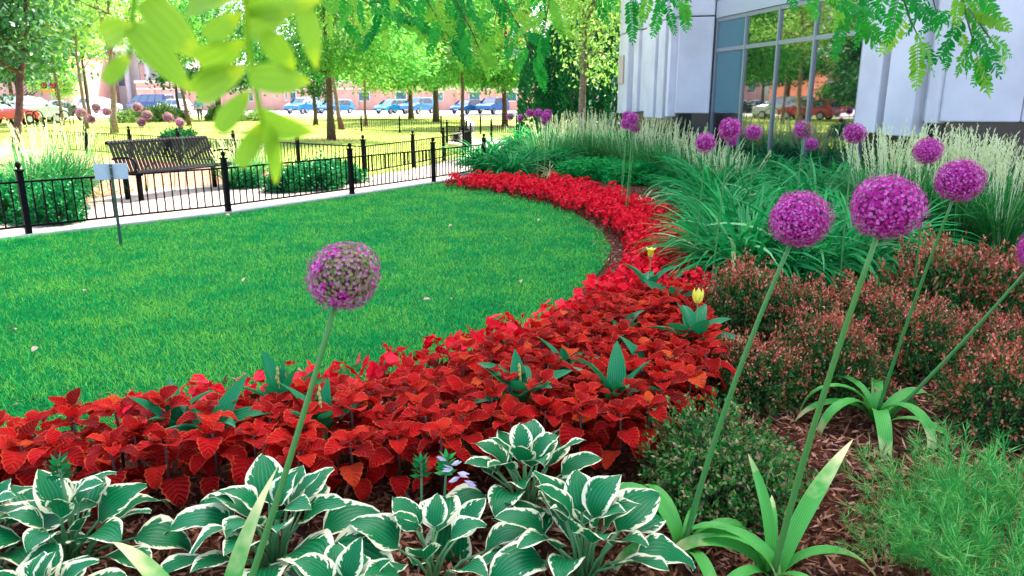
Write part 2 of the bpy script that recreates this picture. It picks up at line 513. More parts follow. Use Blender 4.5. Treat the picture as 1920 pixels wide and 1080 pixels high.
M_near = mat_strap("near_leaflet_blade", (.25, .49, .025), (.27, .52, .028), (.31, .56, .03), tip=(.48, .66, .02), trans=.55, ribs=22)
M_hosta = mat_hosta()
M_coleus = mat_coleus()
M_tulip = mat_strap("tulip_leaf", (.003, .17, .05), (.005, .22, .065), (.02, .28, .09))
M_allium_leaf = mat_strap("allium_leaf", (.06, .34, .045), (.08, .39, .055), (.12, .43, .07), tip=(.72, .66, .28))

# ------------------------------------------------------------------ ground sheets
def sheet(name, pts, z, mat, parent=None):
    me = bpy.data.meshes.new(name)
    me.from_pydata([(p[0], p[1], z) for p in pts], [], [tuple(range(len(pts)))])
    me.materials.append(mat); me.update()
    o = obj(name, me, parent)
    if me.polygons[0].normal.z < 0: me.flip_normals()
    if parent is None: o["kind"] = "structure"
    return o


M_ground = mat_plain("bare_ground", (.40, .37, .32), .95, c2=(.30, .27, .22), scale=.4)
sheet("ground", [(-500, -60), (500, -60), (500, 700), (-500, 700)], -.030, M_ground)
FA = [Vector((-5.53, 8.36)), Vector((-3.89, 10.09)), Vector((-2.6, 12.03)), Vector((-1.46, 13.87)), Vector((-.58, 15.5))]   # front fence posts
FA_dir = Vector((.545, .838)).normalized()
FA0 = Vector((-7.15, 6.5)); FA00 = Vector((-9.0, 4.6))
FB = [Vector((-2.94, 14.85)), Vector((-2.24, 17.0)), Vector((-1.72, 18.9)), Vector((-1.35, 20.9)), Vector((-1.25, 22.9)), Vector((-1.5, 24.9)), Vector((-2.3, 26.7))]
FL = [Vector((-2.94, 14.85)), Vector((-4.55, 15.95)), Vector((-6.4, 17.3)), Vector((-8.25, 18.6)), Vector((-10.1, 19.9)), Vector((-12.0, 21.2)), Vector((-13.9, 22.5))]

# garden bed: near foreground and right side up to the building
bed = [(-9, -2), (12, -2), (12, 9.5), (6.9, 9.9), (5.8, 10.2), (4.2, 16), (3.6, 16.4), (3.1, 21), (2.6, 24), (1.2, 24.5), (.5, 21), (-.1, 18), (-.58, 15.5), (-1.46, 13.87), (-2.6, 12.03), (-3.89, 10.09), (-5.53, 8.36), (-7.15, 6.5), (-9, 4.6)]
sheet("mulch_bed", bed, -.012, M_mulch)

# lawn outline on the ground
arc = [P(845, 343), P(925, 352), P(1000, 371), P(1080, 400), P(1128, 433), P(1146, 466), P(1132, 500), P(1095, 540), P(1010, 605)]
near = [Vector((-.25, 4.15, 0)), Vector((-.62, 3.72, 0)), Vector((-1.05, 3.45, 0)), Vector((-1.6, 3.2, 0)), Vector((-2.2, 2.95, 0)), Vector((-3.2, 2.75, 0)), Vector((-9.6, 2.5, 0))]
off = Vector((.838, -.545)) * .10
fa_edge = [p + off for p in (FA00, FA0)] + [p + off for p in FA[:4]]
lawn_pts = [(p.x, p.y) for p in fa_edge] + [(p.x, p.y) for p in arc] + [(p.x, p.y) for p in near]
sheet("lawn", lawn_pts, -.006, M_lawn_soil)

# path of concrete slabs between the two fences
path_far = [P(-260, 470), P(0, 414), P(140, 401), P(170, 374), P(300, 352), P(500, 342), P(532, 350), P(655, 337), P(684, 332)]
path_pts = [(p - off * .9).to_tuple() for p in (FA00, FA0, *FA)] + [(.1, 17.2), (.9, 20.5), (1.0, 24.0), (-.3, 24.0)] + [(v.x + .12, v.y - .05) for v in reversed(FB[1:4])] + [(p.x, p.y) for p in reversed(path_far)]
path = sheet("path", path_pts, -.010, mat_plain("path_joint", (.20, .16, .13), .95, noise=.3, scale=20))


def clip_poly(poly, a, n):
    """keep the side of the line through a where (p-a).n >= 0"""
    out = []
    for i in range(len(poly)):
        p, q = poly[i], poly[(i + 1) % len(poly)]
        dp, dq = (p - a).dot(n), (q - a).dot(n)
        if dp >= 0: out.append(p)
        if dp * dq < 0: out.append(p + (q - p) * (dp / (dp - dq)))
    return out


def slab(pts, z=0.0):
    area = sum(pts[i].x * pts[(i + 1) % len(pts)].y - pts[(i + 1) % len(pts)].x * pts[i].y for i in range(len(pts))) / 2
    if abs(area) < .02: return
    if area < 0: pts = pts[::-1]
    m = MB(); n = len(pts)
    m.poly([(p.x, p.y, z - .008) for p in pts] + [(p.x, p.y, z) for p in pts],
           [tuple(range(n, 2 * n))] + [(i, (i + 1) % n, n + (i + 1) % n, n + i) for i in range(n)])
    m.build("slab", M_path, path)


pp = [Vector(p[:2]) for p in path_pts]
fd = FA_dir; fn = Vector((-fd.y, fd.x))
for k in range(-3, 15):
    a = FA[0] + fd * (k * 1.5 - .4)
    strip = clip_poly(clip_poly(pp, a + fd * .006, fd), a + fd * 1.494, -fd)
    if len(strip) > 2:
        for j in range(4):
            c0 = FA[0] + fn * (j * 1.55 - .2 if j else -3)
            s2 = clip_poly(clip_poly(strip, c0 + fn * .006, fn), FA[0] + fn * ((j + 1) * 1.55 - .2) - fn * .006, -fn)
            if len(s2) > 2: slab(s2)
# pale kerb under the front fence
kb = MB()
ks = [FA00, FA0, *FA]
for p, q in zip(ks, ks[1:]):
    d = (q - p); c = (p + q) / 2
    kb.box((c.x, c.y, .002), (d.length, .16, .022), rz=math.atan2(d.y, d.x))
kb.build("kerb", mat_plain("kerb_concrete", (.45, .43, .40), .9, noise=.2, scale=12))["kind"] = "structure"

# mulch between path and left bed, sunny lawn beyond
bedL = [(p.x, p.y) for p in path_far] + [(v.x, v.y) for v in FL[1:]] + [(-19, 14), (-16, 7)]
sheet("planting_bed", bedL, -.020, M_mulch_sunlit)
BL = [(FB[i].x - .05, FB[i].y + .02) for i in range(len(FB))] + [(-2.6, 33), (-3, 50), (-5, 74), (-34, 74), (-40, 52), (-30, 36)] + [(v.x, v.y + .05) for v in reversed(FL[1:])]
sheet("back_lawn", BL, -.024, M_back_lawn)
sheet("side_lawn", [(-1.6, 30), (4, 33), (4, 72), (-4.6, 74), (-2.4, 50)], -.0265, M_back_lawn)
sheet("street", [(-160, 78), (90, 78), (90, 98), (-160, 98)], -.022, mat_plain("pale_asphalt", (.34, .33, .33), .9, noise=.2, scale=1.5))
sheet("pavement", [(-160, 98.2), (90, 98.2), (90, 104), (-160, 104)], -.016, M_plaza)
sheet("plaza", [(-70, 37), (-34, 37), (-33, 56), (-36, 77), (-110, 77)], -.026, M_plaza)

# ------------------------------------------------------------------ lawn grass
def in_poly(pts, poly):
    x, y = pts[:, 0], pts[:, 1]; ins = np.zeros(len(pts), bool)
    n = len(poly)
    for i in range(n):
        x1, y1 = poly[i][:2]; x2, y2 = poly[(i + 1) % n][:2]
        c = ((y1 > y) != (y2 > y)) & (x < (x2 - x1) * (y - y1) / (y2 - y1 + 1e-12) + x1)
        ins ^= c
    return ins


def visible(pts, margin=120):
    """inside a wedge a little wider than the view, on either side"""
    d = np.maximum(pts[:, 1], .3)
    px = pts[:, 0] / d * F
    return np.abs(px) < 960 + margin * 4


def grass(name, poly, n0, hgt, wid, mat, thin, box, label=None):
    pts = np.stack([rng.uniform(box[0], box[1], n0), rng.uniform(box[2], box[3], n0)], 1)
    d = np.maximum(pts[:, 1], 1)
    keep = in_poly(pts, poly) & visible(pts) & (rng.random(n0) < np.minimum(1, (thin / d) ** 1.3))
    pts = pts[keep]; n = len(pts); d = pts[:, 1]
    k = np.maximum(1, d / thin) ** .75
    base = np.concatenate([pts, np.full((n, 1), -.008)], 1)
    V, Fq, idx = straps(base, rng.uniform(0, 6.28, n), rng.uniform(.75, 1.5, n), rng.uniform(.2, 1.3, n), hgt * rng.uniform(.6, 1.25, n), wid * k, 2, 'grass')
    o = obj(name, mesh_np(name, V, Fq, [mat], rnd=rng.random(n)[idx]))
    tag(o, label, None, None, "stuff")
    return o


grass("lawn_grass", lawn_pts, 620000, .042, .0052, M_lawn_blade, 4.5, (-9, 1.3, 2.5, 14.5), "short mown green grass of the curved front lawn")
grass("back_grass", BL, 260000, .07, .018, M_back_blade, 17, (-26, 1, 14.8, 60), "sunny pale grass beyond the second fence")

# mulch chips
def chips(name, poly, n, size, mats, box):
    pts = np.stack([rng.uniform(box[0], box[1], n), rng.uniform(box[2], box[3], n)], 1)
    pts = pts[in_poly(pts, poly) & visible(pts)]; n = len(pts)
    pos = np.concatenate([pts, rng.uniform(-.008, .012, (n, 1))], 1)
    d = rdir(n); d[:, 2] *= .35
    V, Fq = leafquads(pos, d, rdir(n) * .5 + np.array([0, 0, 1]), size * rng.uniform(.5, 1.8, n), size * .28 * rng.uniform(.6, 1.4, n))
    o = obj(name, mesh_np(name, V, Fq, mats, rnd=rng.random(n)))
    o["kind"] = "stuff"


M_chip = mat_leaf("bark_chips", [(.025, .008, .004), (.09, .028, .012), (.22, .085, .04), (.45, .24, .15)], trans=0, rough=.85, spec=.15)
M_chip_sunlit = mat_leaf("sunlit_bark_chips", [(.15, .07, .04), (.33, .16, .09), (.48, .29, .18)], trans=0, rough=.8)  # lighter chips, the sunshine is painted into their colours
chips("bark_mulch", [(-4, .8), (5, .8), (7, 6), (7, 9.5), (1, 14), (-1.4, 13.6), (.5, 11), (.95, 8.5), (.8, 6.6), (.3, 4.5), (-4, 3)], 60000, .045, [M_chip], (-4, 6, .9, 13))
chips("bark_mulch", [(.2, 1.2), (4, 1.2), (4, 4.6), (1.5, 4.6), (.9, 2.6)], 26000, .05, [M_chip], (.2, 4, 1.2, 4.6))
chips("bark_mulch", [(-2.2, 1.5), (1, 1.5), (1, 2.7), (-2.2, 2.7)], 9000, .045, [M_chip], (-2.2, 1, 1.5, 2.7))
chips("sunlit_mulch_chips", bedL, 16000, .06, [M_chip_sunlit], (-14, -1, 8, 17))

# ------------------------------------------------------------------ office building
BP = {}
for k_, px_, d_ in (("A", 1165, 20.5), ("B", 1266, 15.9), ("C", 1331, 15.75), ("D", 1615, 11.2), ("E", 1768, 9.75), ("F", 1920, 9.55)):
    BP[k_] = Vector(((px_ - 960) / F * math.cos(PITCH) * d_, d_))
BP["G"] = Vector((14.0, 8.6))
ZT = 30.0
ZW = 1.22
office = thing("office_building", "white concrete office building with tall dark glass window and projecting pilasters", "building", (0, 0, 0))


def wall_seg(name, a, b, z0, z1, t, mat, out=0.0, parent=office, bevel=0, part=True):
    """upright slab from a to b, its outer face pushed out by out"""
    d = (b - a); L = d.length; d.normalize(); n = Vector((d.y, -d.x))
    if n.dot(-a) < 0: n = -n
    c = (a + b) / 2 + n * (out - t / 2)
    m = MB(); m.box((c.x, c.y, (z0 + z1) / 2), (L, t, z1 - z0), rz=math.atan2(d.y, d.x))
    return m.build(name, mat, parent, bevel=bevel)


def lerp(a, b, t): return a + (b - a) * t


ZS = 3.13    # seam between lower and upper panels
# core volume behind the facade (shade caster, closed on every side)
core = MB()
back = [BP["A"], BP["B"], BP["C"], BP["D"], BP["E"], BP["F"], BP["G"], Vector((34, 8.6)), Vector((34, 48)), Vector((21, 44))]
inner = []
cen = Vector((16, 24))
for p in back: inner.append(p + (cen - p).normalized() * .45)
n_ = len(inner)
core.poly([(p.x, p.y, 0) for p in inner] + [(p.x, p.y, ZT) for p in inner],
          [tuple(range(n_, 2 * n_))] + [(i, (i + 1) % n_, n_ + (i + 1) % n_, n_ + i) for i in range(n_)])
core.build("wall", M_white, office)
# dark granite plinth
for a, b in (("A", "B"), ("B", "C"), ("D", "E"), ("E", "F"), ("F", "G")):
    wall_seg("plinth", BP[a], BP[b], -.02, ZW - .003, .25, M_plinth, -.12)
# white panels
def panel_pair(a, b, out=0.0, z0=ZW, t=.22, bev=.02):
    wall_seg("wall_panel", a, b, z0, ZS - .012, t, M_white, out, bevel=bev)
    wall_seg("wall_panel", a, b, ZS + .012, ZS + 4.2, t, M_white, out, bevel=bev)
    wall_seg("wall_panel", a, b, ZS + 4.224, ZT, t, M_white, out, bevel=bev)
A, B, C, D, E_, F_, G = (BP[k] for k in "ABCDEFG")
panel_pair(A, B, -.03)
panel_pair(B, C, 0)
panel_pair(D, E_, -.03)
panel_pair(E_, F_, 0)
panel_pair(F_ + Vector((.02, 0)), G, -.02)
def at_px(a, b, px):
    """point of wall line a-b that the photograph shows in column px"""
    k = (px - 960) / F * math.cos(PITCH)
    t = (k * a.y - a.x) / ((b.x - a.x) - k * (b.y - a.y))
    return lerp(a, b, t)
for x0, x1, zb in ((1166, 1183, 1.15), (1189, 1197, 1.2), (1217, 1234, 1.1), (1240, 1252, 1.1), (1258, 1263, 1.15)):
    p, q = at_px(A, B, x0), at_px(A, B, x1)
    for z0, z1 in ((zb, ZS - .012), (ZS + .012, ZS + 4.2), (ZS + 4.224, ZT)):
        wall_seg("pilaster", p, q, z0, z1, .28, M_white, .12 if x0 != 1189 else .05, bevel=.015)
for x0, x1, zb, o_ in ((1620, 1661, 1.04, .13), (1676, 1731, 1.02, .14), (1743, 1764, 1.2, .05)):
    p, q = at_px(D, E_, x0), at_px(D, E_, x1)
    for z0, z1 in ((zb, ZS + .35), (ZS + .374, ZT)):
        wall_seg("pilaster", p, q, z0, z1, .30, M_white, o_, bevel=.015)
# sign plate on the far pilaster
p, q = at_px(A, B, 1168), at_px(A, B, 1177)
wall_seg("wall_plate", p, q, 1.9, 2.6, .03, mat_plain("tan_plate", (.45, .36, .30), .6), .16)

# glass wall
def mat_glass(name, c, r=.02, spec=1.0):
    m, nt, b, out = new_mat(name)
    b.inputs["Base Color"].default_value = c4(c); b.inputs["Roughness"].default_value = r
    b.inputs["Specular IOR Level"].default_value = spec; b.inputs["IOR"].default_value = 2.3
    b.inputs["Metallic"].default_value = 0
    return m
M_glass = mat_glass("dark_glass", (.004, .010, .010))
M_glass_teal = mat_plain("teal_spandrel_glass", (.05, .14, .16), .08, spec=.6)
M_glass_sky = mat_glass("upper_glass", (.02, .10, .11))
cols = [1333, 1385, 1445, 1512, 1604, 1614]
zr = [.25, 2.46, 3.04]
win = obj("window", None, office)
cp = [at_px(C, D, x) for x in cols]
tiltrng = random.Random(3)
for i in range(5):
    for j in range(2):
        m = M_glass
        if i == 0: m = M_glass_teal
        z0 = zr[j] + .03
        if i == 0 and j == 0: z0 = ZW + .02
        if i == 0 and j == 0:
            wall_seg("pane", lerp(cp[0], cp[1], .03), lerp(cp[0], cp[1], .97), zr[0] + .03, ZW, .02, M_plinth, -.07, win)
        wall_seg("pane", lerp(cp[i], cp[i + 1], .02), lerp(cp[i], cp[i + 1], .98), z0, zr[j + 1] - .03, .02, m, -.06 + tiltrng.uniform(-.004, .004), win)
    wall_seg("pane", lerp(cp[i], cp[i + 1], .02), lerp(cp[i], cp[i + 1], .98), 3.46, 5.4, .02, M_glass_sky, -.06, win)
    wall_seg("pane", lerp(cp[i], cp[i + 1], .02), lerp(cp[i], cp[i + 1], .98), 5.46, 7.4, .02, M_glass, -.06, win)
dcd = (D - C).normalized()
for i, p in enumerate(cp):
    wall_seg("mullion", p - dcd * .026, p + dcd * .026, .0, 7.4, .08, M_alu, -.028, win)
for z, h in ((.22, .06), (2.46, .07), (3.04, .07), (3.44, .07), (5.43, .06)):
    wall_seg("transom", cp[0] + dcd * .03, cp[-1] - dcd * .03, z - h / 2, z + h / 2, .08, M_alu, -.034, win)
wall_seg("spandrel", cp[0], cp[-1], 3.08, 3.40, .06, mat_plain("grey_metal_panel", (.36, .39, .42), .4, metal=.3), .0, win)
wall_seg("wall_panel", C, D, 7.42, ZT, .22, M_white, .0)
wall_seg("plinth", C, D, -.02, .19, .22, M_plinth, .0)

# ------------------------------------------------------------------ fences
M_rail = M_black
picket_me = None


def fence(name, label, posts, h=.62, gap=.105, pick=True, rails=(.10, .60), cat="fence", closed=True, every=1, first_post=True):
    t = thing(name, label, cat, (posts[0].x, posts[0].y, 0))
    o = Vector((posts[0].x, posts[0].y))
    pm = MB(); pm.box((0, 0, .36), (.062, .062, .72))
    pmesh = bpy.data.meshes.get("fence_post") or pm.mesh("fence_post", M_black)
    cm = MB(); cm.box((0, 0, .73), (.085, .085, .02)); cm.lathe([(.018, .74), (.016, .755), (.028, .77), (.033, .79), (.026, .815), (.008, .828)], 8)
    cmesh = bpy.data.meshes.get("post_finial") or cm.mesh("post_finial", M_black, True)
    km = MB(); km.box((0, 0, .35), (.014, .014, .5))
    kmesh = bpy.data.meshes.get("fence_picket") or km.mesh("fence_picket", M_black)
    for i, p in enumerate(posts):
        d = (posts[min(i + 1, len(posts) - 1)] - posts[max(0, i - 1)])
        rz = math.atan2(d.y, d.x)
        if i % every == 0 or i == len(posts) - 1:
            a = obj("post", pmesh, t, (p.x - o.x, p.y - o.y, 0), (0, 0, rz))
            obj("finial", cmesh, a)
    for p, q in zip(posts, posts[1:]):
        d = q - p; rz = math.atan2(d.y, d.x); L = d.length
        for z in rails:
            m = MB(); m.box((0, 0, 0), (L - (.064 if every == 1 else 0), .026, .022))
            c = (p + q) / 2 - o
            m.build("rail", M_black, t, loc=(c.x, c.y, z), rot=(0, 0, rz))
        if pick:
            n = max(1, round(L / gap))
            for k in range(1, n):
                c = p + d * (k / n) - o
                obj("picket", kmesh, t, (c.x, c.y, 0), (0, 0, rz))
    return t


fence("iron_fence", "low black iron fence edging the front lawn, with ball finials on its posts", [FA00, FA0, *FA])
fence("iron_fence", "low black iron fence curving along the far side of the path", FB)
fence("iron_fence", "low black iron fence running behind the bench and its bed", FL[0:1] + FL[1:], gap=.115)
FC = [P(x, y) for x, y in ((735, 240), (800, 239), (866, 246), (905, 243), (940, 243))]
FC = [Vector((p.x, p.y)) for p in FC]
FC = [Vector((-9.0, 38.0)), Vector((-7.2, 36.2)), Vector((-5.2, 35.0)), Vector((-3.2, 34.2)), Vector((-1.4, 33.6)), Vector((0.2, 33.2))]
fence("iron_fence", "low black iron fence far across the sunny lawn in front of the street trees", FC, gap=.13)
FDp = [Vector((-.75, 27.5)), Vector((.3, 26.2)), Vector((1.3, 25.2)), Vector((2.2, 24.6))]
fence("iron_fence", "short black iron fence panel between the path bend and the conifer hedge", FDp, gap=.12)

# ------------------------------------------------------------------ bench
def make_bench():
    a, b = P(260, 374), P(412, 352)
    a.z = b.z = 0
    d = (b - a); L = 2.05
    c = (a + b) / 2
    t = thing("park_bench", "black metal slat bench beside the path behind the fence", "bench", c, math.atan2(d.y, d.x))
    # side profile (y back positive, z)
    prof = [(-.26, .40), (-.24, .435), (-.16, .442), (.0, .425), (.12, .41), (.17, .425), (.20, .50), (.24, .62), (.29, .76), (.325, .86), (.345, .885), (.365, .87), (.365, .83)]
    me = bpy.data.meshes.new("slat")
    vs, fs = [], []
    w = .026
    for k, (y, z) in enumerate(prof):
        y2, z2 = prof[min(k + 1, len(prof) - 1)]; y1, z1 = prof[max(k - 1, 0)]
        n = Vector((-(z2 - z1), y2 - y1)); n.normalize(); n *= .005
        vs += [(-w, y + n.x, z + n.y), (w, y + n.x, z + n.y), (w, y - n.x, z - n.y), (-w, y - n.x, z - n.y)]
        if k:
            o = 4 * k
            for i in range(4):
                fs.append((o - 4 + i, o - 4 + (i + 1) % 4, o + (i + 1) % 4, o + i))
    fs += [(3, 2, 1, 0), tuple(range(4 * len(prof) - 4, 4 * len(prof)))]
    me.from_pydata(vs, [], fs); me.materials.append(M_black); me.update()
    n = 29
    for i in range(n):
        obj("slat", me, t, (-L / 2 + .05 + (L - .1) * i / (n - 1), 0, 0))
    for y, z in ((-.245, .415), (.16, .40), (.352, .855)):
        m = MB(); m.tube([(-L / 2, y, z), (L / 2, y, z)], .017, 8); m.build("rail", M_black, t, smooth=True)
    for s in (-1, 1):
        x = s * (L / 2 - .12)
        m = MB(); m.box((x, -.12, .205), (.06, .06, .41)); m.build("leg", M_black, t, bevel=.006)
        m = MB(); m.box((x, .16, .20), (.06, .06, .40)); m.build("leg", M_black, t, bevel=.006)
        m = MB(); m.box((x, .02, .388), (.05, .42, .03)); m.build("seat_bracket", M_black, t)
        xa = s * L / 2
        m = MB(); m.tube([(xa, .24, .62), (xa, .1, .645), (xa, -.1, .65), (xa, -.2, .62), (xa, -.24, .55), (xa, -.22, .47), (xa, -.245, .415)], .016, 8)
        m.build("armrest", M_black, t, smooth=True)


make_bench()

# ------------------------------------------------------------------ small sign seen from behind
def make_sign():
    b = P(227, 460)
    t = thing("garden_sign", "small blank grey sign seen from behind on a thin green stake in the lawn", "sign", (b.x, b.y, 0), R(27))
    m = MB(); m.box((0, 0, .415), (.03, .03, .87), taper=.9); m.build("stake", mat_plain("green_post", (.012, .06, .035), .5, noise=.3, scale=30), t)
    m = MB(); m.box((0, .022, .775), (.31, .008, .165)); m.build("plate", mat_plain("grey_plate", (.42, .47, .53), .45, metal=.2, noise=.08, scale=20), t, bevel=.003)
    m = MB()
    for z in (.73, .82): m.lathe([(.009, 0), (.009, .006)], 8, (0, 0, 0))
    m.tube([(0, -.02, .73), (0, .02, .73)], .007, 6); m.tube([(0, -.02, .82), (0, .02, .82)], .007, 6)
    m.v = m.v[2 * 16:]; m.f = [tuple(i - 32 for i in f) for f in m.f if min(f) >= 32]; m.m = m.m[:len(m.f)]
    m.build("bolt", M_alu, t)


make_sign()
# ------------------------------------------------------------------ leaf shapes
def leaf_mesh(name, L, W, prof, nu, nv, a0=0.3, droop=.8, cup=.25, wave=0.0, serr=0.0, mat=None, seed=0, roll=0.0, midfold=None):
    r = np.random.default_rng(seed)
    V, UV = [], []
    y = z = 0.0
    ph = r.uniform(0, 6.28)
    for v in range(nv + 1):
        t = v / nv
        a = a0 - droop * t
        w = W / 2 * prof(t)
        if serr and 0 < v < nv: w *= 1 + (serr if v % 2 else -serr)
        ny, nz = -math.sin(a), math.cos(a)
        sw = roll * t
        for u in range(nu + 1):
            q = u / nu * 2 - 1
            h = cup * abs(q) ** 1.4 * w + wave * W * math.sin(t * 11 + ph + (2.1 if q > 0 else 0)) * abs(q) ** 2 + sw * q * w
            V.append((q * w, y + ny * h, z + nz * h)); UV.append((u / nu, t))
        y += math.cos(a) * L / nv; z += math.sin(a) * L / nv
    F_ = [(v * (nu + 1) + u, v * (nu + 1) + u + 1, (v + 1) * (nu + 1) + u + 1, (v + 1) * (nu + 1) + u) for v in range(nv) for u in range(nu)]
    return mesh_np(name, np.array(V), np.array(F_), [mat], uv=np.array(UV), smooth=not serr)


def p_ovate(t): return max(.03, math.sin(math.pi * min(1, t ** .72)) ** .82 * (1 - .12 * t)) if 0 < t < 1 else .05
def p_lance(t): return max(.04, math.sin(math.pi * min(1, (t * .9 + .1) ** .8)) ** .8)
def p_strap(t): return (.75 + .5 * t if t < .4 else .95 * (1 - ((t - .4) / .6) ** 2.2)) + .03
def p_heart(t): return max(.03, math.sin(math.pi * min(1, t ** .62)) ** .7 * (1 - .05 * t)) if 0 < t < 1 else .06


hosta_leaves = [leaf_mesh("hosta_leaf", .172, .118 + .012 * (i % 3), p_ovate, 6, 9, .35 - .1 * (i % 2), .75 + .28 * (i % 4), .22, .045, 0, M_hosta, i, roll=random.uniform(-.25, .25)) for i in range(8)]
coleus_leaves = [leaf_mesh("coleus_leaf", .094, .080, p_heart, 4, 11, .3, .55 + .3 * i, .28, .03, .07, M_coleus, 20 + i, roll=random.uniform(-.2, .2)) for i in range(5)]
tulip_leaves = [leaf_mesh("tulip_leaf", .24, .074, p_lance, 4, 8, .1, .25 + .3 * i, .5, .02, 0, M_tulip, 40 + i, roll=random.uniform(-.5, .5)) for i in range(4)]
allium_leaves = [leaf_mesh("allium_leaf", .52, .060, p_strap, 4, 14, .1, d, .35, .02, 0, M_allium_leaf, 60 + i, roll=random.uniform(-.4, .4)) for i, d in enumerate((.7, 1.5, 2.3, 3.0, 3.6))]


def leaf_at(name, me, parent, pos, az, el, scale=1.0, roll=0.0):
    o = obj(name, me, parent, pos, None, scale)
    M = Matrix.Rotation(az - math.pi / 2, 3, 'Z') @ Matrix.Rotation(el, 3, 'X') @ Matrix.Rotation(roll, 3, 'Y')
    o.rotation_euler = M.to_euler()
    return o


rr = random.Random(11)
M_pet = mat_leaf("leaf_stalks", [(.05, .20, .06), (.12, .28, .09)], 'obj', .1, .4)

# ------------------------------------------------------------------ hostas
def hosta(label, c, n=28, size=1.0, az0=0.0, upright=0.0):
    t = thing("hosta", label, "hosta", (c.x, c.y, -.01), 0, "variegated hostas along the front of the bed")
    st = MB()
    ga = 2.39996
    for i in range(n):
        f = i / n
        az = az0 + i * ga + rr.uniform(-.25, .25)
        el = R(72) - R(58) * f + rr.uniform(-.12, .12)     # inner leaves stand, outer ones lie
        el = el * (1 - upright) + R(62) * upright
        rad = (.03 + .17 * f) * size; z = (.24 - .13 * f + rr.uniform(-.02, .02)) * size
        p = Vector((math.cos(az) * rad, math.sin(az) * rad, z))
        s = size * rr.uniform(.82, 1.28) * (.78 + .45 * f)
        leaf_at("leaf", hosta_leaves[rr.randrange(8)], t, p, az + rr.uniform(-.2, .2), el - R(14), s, rr.uniform(-.3, .3))
        b = Vector((rr.uniform(-.02, .02), rr.uniform(-.02, .02), 0))
        st.tube([b, b.lerp(p, .5) + Vector((0, 0, .03)), p], [.006, .005, .004], 5)
    st.build("stalks", M_pet, t, smooth=True)
    return t


def hosta_flower(t, p0, p1, name="flower_stalk", white=False):
    m = MB(); d = p1 - p0
    m.tube([p0, p0 + d * .5 + Vector((.006, 0, 0)), p1], [.0065, .0055, .004], 6)
    s = m.build(name, M_pet, t, smooth=True)
    Vs = leafquads(np.array([list(p1 - d * .05 * k) for k in range(4) for _ in range(7)]), np.array([[math.cos(a * .9), math.sin(a * .9), .9 - .2 * (a // 7)] for a in range(28)]), rdir(28), np.full(28, .045), np.full(28, .017))
    obj("bud_cluster", mesh_np("bud_cluster", Vs[0], Vs[1], [M_shrub if not white else M_lily], rnd=rng.random(28)), s)
    if white:
        n = 6
        pos = np.array([list(p1 + Vector((.012 * k, -.01, -.015 * k))) for k in range(n)])
        dd = np.array([[.7 if k % 2 else -.6, -.35, .45 - .12 * k] for k in range(n)])
        for k in range(n):
            q = leafquads(np.repeat(pos[k:k + 1], 4, 0), np.repeat(dd[k:k + 1], 4, 0) + rng.normal(0, .12, (4, 3)), rdir(4), np.full(4, .05), np.full(4, .016))
            obj("flower", mesh_np("hosta_flower", q[0], q[1], [M_hflower]), s)


M_hflower = mat_plain("pale_lilac_petal", (.78, .66, .80), .5)
H = .15
h1 = hosta("white edged hosta with a green bud stalk, leftmost large clump of the front row", P(125, 1000, H), 22, 1.0, .3)
hosta_flower(h1, Vector((.03, -.02, .1)), Vector((.03, -.03, .42)))
hosta("white edged hosta crossed by the stem of the fading purple allium", P(508, 1000, H), 24, 1.02, 1.1)
hosta("white edged hosta tucked against the red coleus right of the flower stalks", P(985, 893, H), 23, .97, 2.0)
hosta("white edged hosta in the front row left of the strappy allium leaves", P(1095, 1020, H), 24, 1.0, .7)
h5 = hosta("small hosta with two upright leaves and two flower stalks", P(812, 1050, .1), 11, .92, 1.4, .55)
hc = h5.location
def rel(px, py, d, o): return PD(px, py, d) - Vector(o.location)
hosta_flower(h5, rel(785, 1030, 2.35, h5), rel(790, 868, 2.4, h5))
hosta_flower(h5, rel(820, 1030, 2.33, h5), rel(838, 862, 2.38, h5), white=True)
for px, py, az, el, s in ((735, 1085, 2.6, 1.35, 1.15), (845, 1060, 1.2, 1.45, 1.25), (800, 1075, 4.4, 1.0, .9), (870, 1075, 5.6, .5, 1.0)):
    leaf_at("leaf", hosta_leaves[rr.randrange(8)], h5, rel(px, py, 2.2, h5), az, el, s)
hosta("white edged hosta cut by the left edge of the photo", P(-45, 1015, H), 22, .9, .1)
hosta("white edged hosta cut by the bottom edge, below the one crossed by a stem", P(640, 1110, H), 20, .8, .9)
hosta("white edged hosta cut by the bottom edge in the left corner", P(60, 1130, H), 20, .8, .9)

# ------------------------------------------------------------------ red coleus and begonias
def poly_px(l, z): return [(P(x, y, z).x, P(x, y, z).y) for x, y in l]


def poisson(poly, gap, n=6000, r=None):
    r = r or rng
    a = np.array(poly); lo, hi = a.min(0), a.max(0)
    pts = np.stack([r.uniform(lo[0], hi[0], n), r.uniform(lo[1], hi[1], n)], 1)
    pts = pts[in_poly(pts, poly)]
    out = []
    for p in pts:
        if all((p[0] - q[0]) ** 2 + (p[1] - q[1]) ** 2 > gap * gap for q in out): out.append(p)
    return out


